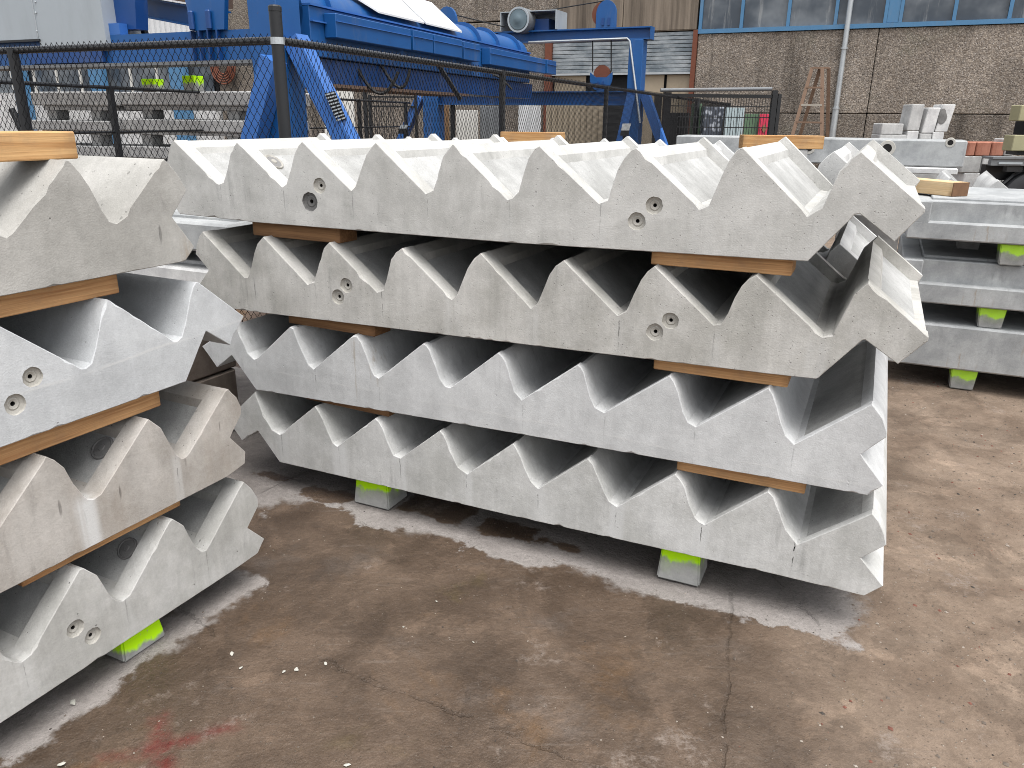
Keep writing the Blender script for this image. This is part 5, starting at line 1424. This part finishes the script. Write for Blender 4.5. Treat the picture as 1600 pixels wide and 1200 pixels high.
# grey, white and red concrete blocks further back
YB = 14.0
G_CB = 'loose concrete blocks before the factory wall'
sp = at(1430, 218, YB)
tag(MB().box(FX, at(1373, 218, YB).x, at(1496, 218, YB).x, YB - 0.1, YB + 0.7, 0, sp.z, 0, 0.015).build('block_wall', M_GREYB), 'low grey concrete wall carrying the loose blocks', 'wall')
def cblock(x0, x1, y0, y1, mat, lab, lean=0.0, th=0.35, Y=YB):
    pA, pB = at(x0, y1, Y), at(x1, y1, Y); z1 = at((x0 + x1) / 2, y0, Y).z
    mb = MB()
    c = [(pA.x, Y), (pB.x, Y), (pB.x, Y + th), (pA.x, Y + th)]
    bm = bmesh.new()
    vs = [bm.verts.new((x, y, pA.z)) for x, y in c] + [bm.verts.new((x + lean, y, z1)) for x, y in c]
    for f in ((0, 3, 2, 1), (4, 5, 6, 7), (0, 1, 5, 4), (1, 2, 6, 5), (2, 3, 7, 6), (3, 0, 4, 7)): bm.faces.new([vs[i] for i in f])
    bmesh.ops.bevel(bm, geom=bm.edges[:], offset=0.012, segments=1, affect='EDGES'); bm.verts.index_update()
    mb.add([v.co.copy() for v in bm.verts], [[v.index for v in f.verts] for f in bm.faces]); bm.free()
    return tag(mb.build('concrete_block', mat, fix=False), lab, 'concrete block', G_CB)
cblock(1376, 1410, 193, 210, M_GREYB, 'short pale block leftmost on the low grey wall')
cblock(1374, 1416, 210.4, 217.8, M_GREYB, 'flat pale block lying under the short one')
cblock(1417, 1436, 163, 204, M_GREYB, 'tall grey block on end, leftmost of three', 0.03)
cblock(1416, 1434, 204.6, 217.8, M_SLABW, 'small pale block under the leftmost tall block')
cblock(1440, 1459, 168, 208, M_SLABW, 'tall white block on end, middle of three', 0.05)
cblock(1437, 1455, 208.6, 217.8, M_GREYB, 'small grey block under the middle tall block')
tall3 = cblock(1461, 1480, 163, 206, M_SLABW, 'tall pale block with a dark stain, rightmost of three', 0.07)
pst = at(1472.5, 182, YB - 0.003)
poly = [pst + Vector((0.085 * math.cos(a_ / 14 * 2 * math.pi) * (0.75 if math.sin(a_ / 14 * 2 * math.pi) > 0 else 1.0), 0, 0.13 * math.sin(a_ / 14 * 2 * math.pi))) for a_ in range(14)]
st_ = MB().prism(poly, Vector((0, 0.0025, 0))).build('stain', M_SOCKD)
st_.location = st_.location - tall3.location; st_.parent = tall3
cblock(1456, 1474, 206.6, 217.8, M_SLABW, 'small pale block under the rightmost tall block')
YR = 13.0
for i, (x0, x1) in enumerate(((1501, 1530), (1532, 1561), (1563, 1592))):
    for j, (y0, y1) in enumerate(((244, 270), (270.6, 300), (300.6, 345))):
        cblock(x0, x1, y0, y1, M_SLABW if (i + j) % 2 else M_GREYB, 'large pale block, %s column, %s row of the stacked blocks by the trailer' % (('left', 'middle', 'right')[i], ('top', 'second', 'third')[j]), 0, 0.5, YR)
for x0, x1, lab in ((1511, 1522, 'narrow red block leftmost on the pale blocks'), (1523.5, 1546, 'red block in the middle on the pale blocks'), (1547.5, 1567, 'red block rightmost on the pale blocks')):
    cblock(x0, x1, 222, 243.4, M_REDB, lab, 0, 0.4, YR)
cblock(1568.5, 1583, 217, 243.4, M_GREYB, 'rough grey stone right of the red blocks', 0.02, 0.4, YR)

# trailer at the right edge
YT = 11.5
tr = empty('flatbed_trailer', Vector((at(1640, 300, YT).x, YT + 0.6, 0)), 'grey flatbed trailer with dark wheel at the right edge', 'trailer')
x0t = at(1551, 250, YT).x; x1t = x0t + 4.2
zt_ = at(1575, 245, YT).z; zb_ = at(1575, 259, YT).z
MB().box(FX, x0t, x1t, YT, YT + 0.28, zt_ - 0.035, zt_, 0, 0.004).build('bed_top', M_TRAIL, tr)
MB().box(FX, x0t, x1t, YT + 0.02, YT + 0.10, zb_, zt_ - 0.037).build('side_rail', M_TRAIL, tr)
for k in range(8):
    MB().box(FX, x0t + 0.10 + k * 0.5, x0t + 0.44 + k * 0.5, YT + 0.004, YT + 0.019, zb_ + 0.02, zt_ - 0.075).build('side_plate', M_CAB, tr)
MB().box(FX, x0t + 0.1, x1t, YT + 0.30, YT + 0.42, zb_ - 0.22, zb_ - 0.002).build('chassis_beam', M_BLACK, tr)
MB().bar((x0t + 0.25, YT + 0.08, zb_ - 0.05), (x0t + 0.5, YT + 0.12, zb_ - 0.05), 0.08, 0.07).build('bed_hook', M_BLACK, tr)
for k in range(2):
    wcn = Vector((at(1621, 300, YT).x + k * 1.15, YT + 0.05, 0.47))
    ty = MB().lathe(wcn, (0, 1, 0), [(0.02, 0.25), (0.0, 0.30), (0.0, 0.43), (0.03, 0.47), (0.25, 0.47), (0.28, 0.43), (0.28, 0.27)], 30).build('wheel', M_TYRE, tr, sm=40)
    sub(MB().lathe(wcn, (0, 1, 0), [(0.06, 0.05), (0.10, 0.20), (0.03, 0.25), (0.015, 0.27), (0.03, 0.285), (0.2, 0.27)], 26), 'rim', M_TRAIL, ty, tr, 40)
    sub(MB().tube([wcn + Vector((0.50 * math.cos(a_ / 10 * math.pi), 0.12, 0.50 * math.sin(a_ / 10 * math.pi))) for a_ in range(1, 10)], 0.03, 6), 'mudguard', M_BLACK, ty, tr)
# yellow boards on the trailer
G_Y = 'yellow insulation boards on the trailer'
for (x0, x1, y0, y1, lab) in ((1580, 1640, 211, 236, 'yellow board bundle lying low on the trailer'), (1591, 1650, 164, 189, 'yellow board bundle propped higher above the trailer')):
    pA = at(x0, y1, YT + 0.5); pB = at(x1, y1, YT + 0.5); z1 = at(x0, y0, YT + 0.5).z
    tag(MB().box(FX, pA.x, pB.x, YT + 0.5, YT + 0.75, pA.z, z1, 0, 0.01).build('insulation_board', M_YELL), lab, 'board', G_Y)
pk = at(1590, 240, YT + 0.6)
tag(MB().box(FX, pk.x, pk.x + 1.6, YT + 0.62, YT + 0.9, zt_ + 0.002, at(1590, 236.3, YT + 0.5).z - 0.002).build('bearer', M_BLACK), 'dark bearer between trailer bed and the lower yellow boards', 'timber')
pu = at(1600, 200, YT + 0.6)
tag(MB().box(FX, pu.x + 0.1, pu.x + 0.5, YT + 0.6, YT + 1.0, at(1580, 211, YT + 0.5).z + 0.002, at(1591, 189, YT + 0.5).z - 0.002).build('bearer', M_DARK), 'dark bearer between the two yellow board bundles', 'timber')

# ------------------------------------------------------------------ slab stacks behind the fence at the left
G_FS = 'pale slabs stacked behind the fence at the left'
def farslab(x0, x1, yt, yb, Y, lab, mat=M_SLABW, depth=0.8):
    w = FR.lw(at((x0 + x1) / 2, yt, Y))[1]
    l0 = FR.at(x0, yt, w)[0]; l1 = FR.at(x1, yt, w)[0]
    xm = (x0 + x1) / 2
    z1 = FR.at(xm, yt, w)[1]; z0 = FR.at(xm, yb, w)[1]
    mb = MB()
    mb.box(FR, l0, l1, w, w + depth, z0 + (z1 - z0) * 0.25, z1, 0, 0.012)
    mb.box(FR, l0 + 0.12, l1 - 0.12, w + 0.06, w + depth - 0.05, z0, z0 + (z1 - z0) * 0.26, 0, 0.01)
    return tag(mb.build('concrete_slab', mat, rot=FR.rot, fix=False), lab, 'concrete slab', G_FS), (l0, l1, w, z0, z1)
for (x0, x1, rows, Y, side) in ((46, 168, ((143, 172), (188, 209), (227, 250), (262, 288)), 10.2, 'left'), (172, 412, ((143, 172), (187, 212), (231, 256), (270, 300)), 9.6, 'right')):
    prev = None
    for r, (yt, yb) in enumerate(rows):
        o, q = farslab(x0, x1, yt, yb, Y, '%s slab of the %s pale stack behind the chain link fence' % (('top', 'second', 'third', 'lowest')[r], side))
        if prev:
            for u, nm in ((0.22, 'left'), (0.78, 'right')):
                lx = q[0] + (q[1] - q[0]) * u
                block(FR, lx - 0.09, lx + 0.09, q[2] + 0.1, q[2] + 0.28, prev[3] - q[4], M_GREYB, '%s spacer block above the %s slab of the %s pale stack behind the fence' % (nm, ('top', 'second', 'third', 'lowest')[r], side), 'spacer blocks in the far slab stacks', q[4], -0.004)
        prev = q
    for u in (0.22, 0.78):
        lx = prev[0] + (prev[1] - prev[0]) * u
        block(FR, lx - 0.09, lx + 0.09, prev[2] + 0.1, prev[2] + 0.28, prev[3], M_GREYB, '%s ground block under the %s pale stack behind the fence' % ('left' if u < 0.5 else 'right', side), 'spacer blocks in the far slab stacks', 0, -0.004)
for (x0, x1, yt, lab) in ((222, 241, 126, 'left one of two lime topped blocks on the far slab stack'), (286, 304, 121, 'right one of two lime topped blocks on the far slab stack')):
    w = FR.lw(at(260, 143, 9.6))[1] + 0.1
    l0 = FR.at(x0, 140, w)[0]; l1 = FR.at(x1, 140, w)[0]; zz = FR.at(263, 143, w - 0.1)[1]
    block(FR, l0, l1, w, w + 0.16, FR.at(x0, yt, w)[1] - zz + 0.02, M_BLOCK, lab, 'lime topped blocks on the far slabs', zz, -0.004)
# reel of red hose hanging on the wall
hr = empty('hose_reel', FR.p(FR.at(352, 112, WF - 0.3)[0], WF - 0.3, FR.at(352, 112, WF - 0.3)[1]), 'coil of red hose hanging on the brown factory wall', 'hose reel')
for k in range(5):
    c = FR.p(FR.at(348, 105, WF - 0.3)[0], WF - 0.3, FR.at(348, 105, WF - 0.3)[1]); R_ = 0.28 + 0.1 * k
    MB().tube([c + FR.x * (R_ * math.cos(a_ * math.pi / 14)) + Vector((0, 0, R_ * math.sin(a_ * math.pi / 14))) for a_ in range(29)], 0.04, 6, cap=False).build('hose_turn', M_RUST, hr, sm=60)
MB().bar(FR.p(FR.at(348, 105, WF)[0], WF - 0.02, FR.at(348, 105, WF)[1] + 0.7), FR.p(FR.at(348, 105, WF)[0], WF - 0.35, FR.at(348, 105, WF)[1] + 0.5), 0.08, 0.08).build('hanger', M_BLACK, hr)

# dirty slabs standing behind the left stack, seen in its notch
for k, (ya, yb_, lab) in enumerate(((508, 573, 'dirty brown slab behind the left stack, upper one'), (575, 640, 'dirty brown slab behind the left stack, lower one'))):
    wn_ = 3.02
    l1, z1 = FL.at(369, ya, wn_); z0 = FL.at(369, yb_, wn_)[1]
    if k: z0 = 0.06
    tag(MB().box(FL, l1 - 2.6, l1 - (0.0 if k else 0.02), wn_, wn_ + 0.5, z0, z1, 0, 0.01).build('concrete_slab', M_DIRTY, rot=FL.rot, fix=False), lab, 'concrete slab', 'dirty slabs behind the left stack')
block(FL, l1 - 0.5, l1 - 0.3, 3.05, 3.3, 0.06, M_GREYB, 'low block under the dirty slabs behind the left stack', 'supports behind the left stack', 0, -0.004)
# slabs seen in the gap between the two near stacks
G_GS = 'slabs in the gap between the near stacks'
def gapslab(x1, yt, yb, w, lab, dep, mat=M_SLABW):
    l1, z1 = FR.at(x1, yt, w); z0 = FR.at(x1, yb, w)[1]
    mb = MB().box(FR, l1 - 1.8, l1, w, w + dep, z0, z1, 0, 0.012)
    mb.box(FR, l1 - 1.75, l1 - 0.06, w + 0.12, w + dep - 0.08, z1 - 0.01, z1 + 0.018, 0, 0.006)
    return tag(mb.build('landing_slab', mat, rot=FR.rot, fix=False), lab, 'concrete slab', G_GS), (l1, w, z0, z1)
o, qa = gapslab(356, 352, 398, 3.0, 'grey slab seen through the gap between the two near stacks, upper one', 0.5, M_SLAB)
o, qb = gapslab(329, 424, 476, 3.0, 'grey slab seen through the gap between the two near stacks, lower one', 0.5)
block(FR, qb[0] - 0.62, qb[0] - 0.44, 3.03, 3.16, qa[2] - qb[3] - 0.02, M_BLOCK2, 'green sprayed block between the two slabs seen in the gap', G_K, qb[3] + 0.02, -0.004)
block(FR, qb[0] - 0.52, qb[0] - 0.37, 3.05, 3.2, qb[2], M_GREYB, 'grey ground block under the slabs seen in the gap', G_K, 0, -0.004)

# ------------------------------------------------------------------ litter and grit
M_CHIP = concrete('chip_mortar', (0.34, 0.33, 0.29), (0.52, 0.51, 0.46), 0.0, 0.5, seed=60.0)
G_CH = 'white chips on the wet ground'
rnd = random.Random(5)
chips = [(463, 1045, 11, 'oblong'), (508, 1035, 9, 'long'), (443, 1048, 8, 'broken'), (543, 1193, 12, 'squarish'), (630, 978, 5, 'tiny'), (740, 1002, 5, 'tiny'), (682, 938, 5, 'tiny'), (362, 1020, 10, 'curled'), (376, 1042, 9, 'crumbly'), (97, 1192, 11, 'knobbly'), (114, 1095, 14, 'flat')]
where = ['beside the middle of the wet floor, left of the crack', 'at the head of the thin floor crack', 'leftmost of the group by the floor crack', 'at the bottom edge of the picture', 'left of the tiny pair in the mid floor', 'rightmost in the mid floor', 'furthest back on the wet floor', 'nearest the green block of the left stack', 'just below the curled one by the left stack', 'left of the red spray mark', 'on the dry strip under the left stack']
for (px, py, s_, nm), wh in zip(chips, where):
    p = g0(px, py); r = s_ / FOC * (p - E0).length * 0.42
    bm = bmesh.new(); bmesh.ops.create_icosphere(bm, subdivisions=1, radius=r)
    for v in bm.verts:
        v.co.x *= rnd.uniform(0.6, 1.5); v.co.y *= rnd.uniform(0.35, 0.85); v.co.z = v.co.z * 0.16 - 0.004 + r * 0.1
    me = bpy.data.meshes.new('stone_chip'); bm.to_mesh(me); bm.free()
    o = link('stone_chip', me, M_CHIP); o.location = p; o.rotation_euler = (0, 0, rnd.uniform(0, 3))
    tag(o, '%s white chip %s' % (nm, wh), 'chip', G_CH)
def scatter(name, n, rmin, rmax, fn, mats, seed):
    rr = random.Random(seed); mb = MB()
    for _ in range(n):
        x, y = fn(rr); r = rmin * (rmax / rmin) ** (rr.random() ** 2.2)
        z = 0.009 * mnoise.noise((x * 1.3, y * 1.3, 3.1)) + 0.004 * mnoise.noise((x * 5, y * 5, 1.7)) - 0.008
        a = rr.uniform(0, 6.3); ca, sa = math.cos(a) * r, math.sin(a) * r
        k = rr.uniform(0.45, 0.95); hz = r * rr.uniform(0.35, 0.8)
        c = Vector((x, y, z))
        ring = [c + Vector((ca, sa, hz * .2)), c + Vector((-sa * k, ca * k, hz * .15)), c + Vector((-ca * rr.uniform(.7, 1), -sa, hz * .2)), c + Vector((sa * k, -ca * k, hz * .2))]
        mb.add(ring + [c + Vector((ca * .2, sa * .2, hz))], [(0, 1, 4), (1, 2, 4), (2, 3, 4), (3, 0, 4)], rr.choice(range(len(mats))))
    return tag(mb.build(name, mats, origin=(0, 0, 0), fix=False), kind='stuff')
M_GR1 = plain('grit_brown', (0.13, 0.105, 0.085), 0.9, 0.3, 30)
M_GR2 = plain('grit_pale', (0.30, 0.26, 0.22), 0.9, 0.3, 30)
M_GR3 = plain('grit_dark', (0.05, 0.042, 0.036), 0.9, 0.3, 30)
M_GR4 = plain('grit_red', (0.17, 0.07, 0.05), 0.9, 0.3, 30)
def right_side(r):
    while True:
        x, y = r.uniform(0.5, 4.6), r.uniform(1.1, 6.2)
        if r.random() < min(1, max(0.06, (x * 0.909 - y * 0.12 - 0.25) * 1.1)) and not (FR.lw(Vector((x, y, 0)))[0] < 0.1 and FR.lw(Vector((x, y, 0)))[1] > 2.3): return x, y
scatter('gravel', 5200, 0.0018, 0.011, right_side, [M_GR1, M_GR1, M_GR2, M_GR3, M_GR1, M_GR4], 3)
def all_side(r): return r.uniform(-1.3, 1.4), r.uniform(1.25, 3.0)
scatter('fine_grit', 1300, 0.0012, 0.005, all_side, [M_GR1, M_GR3, M_GR2], 4)
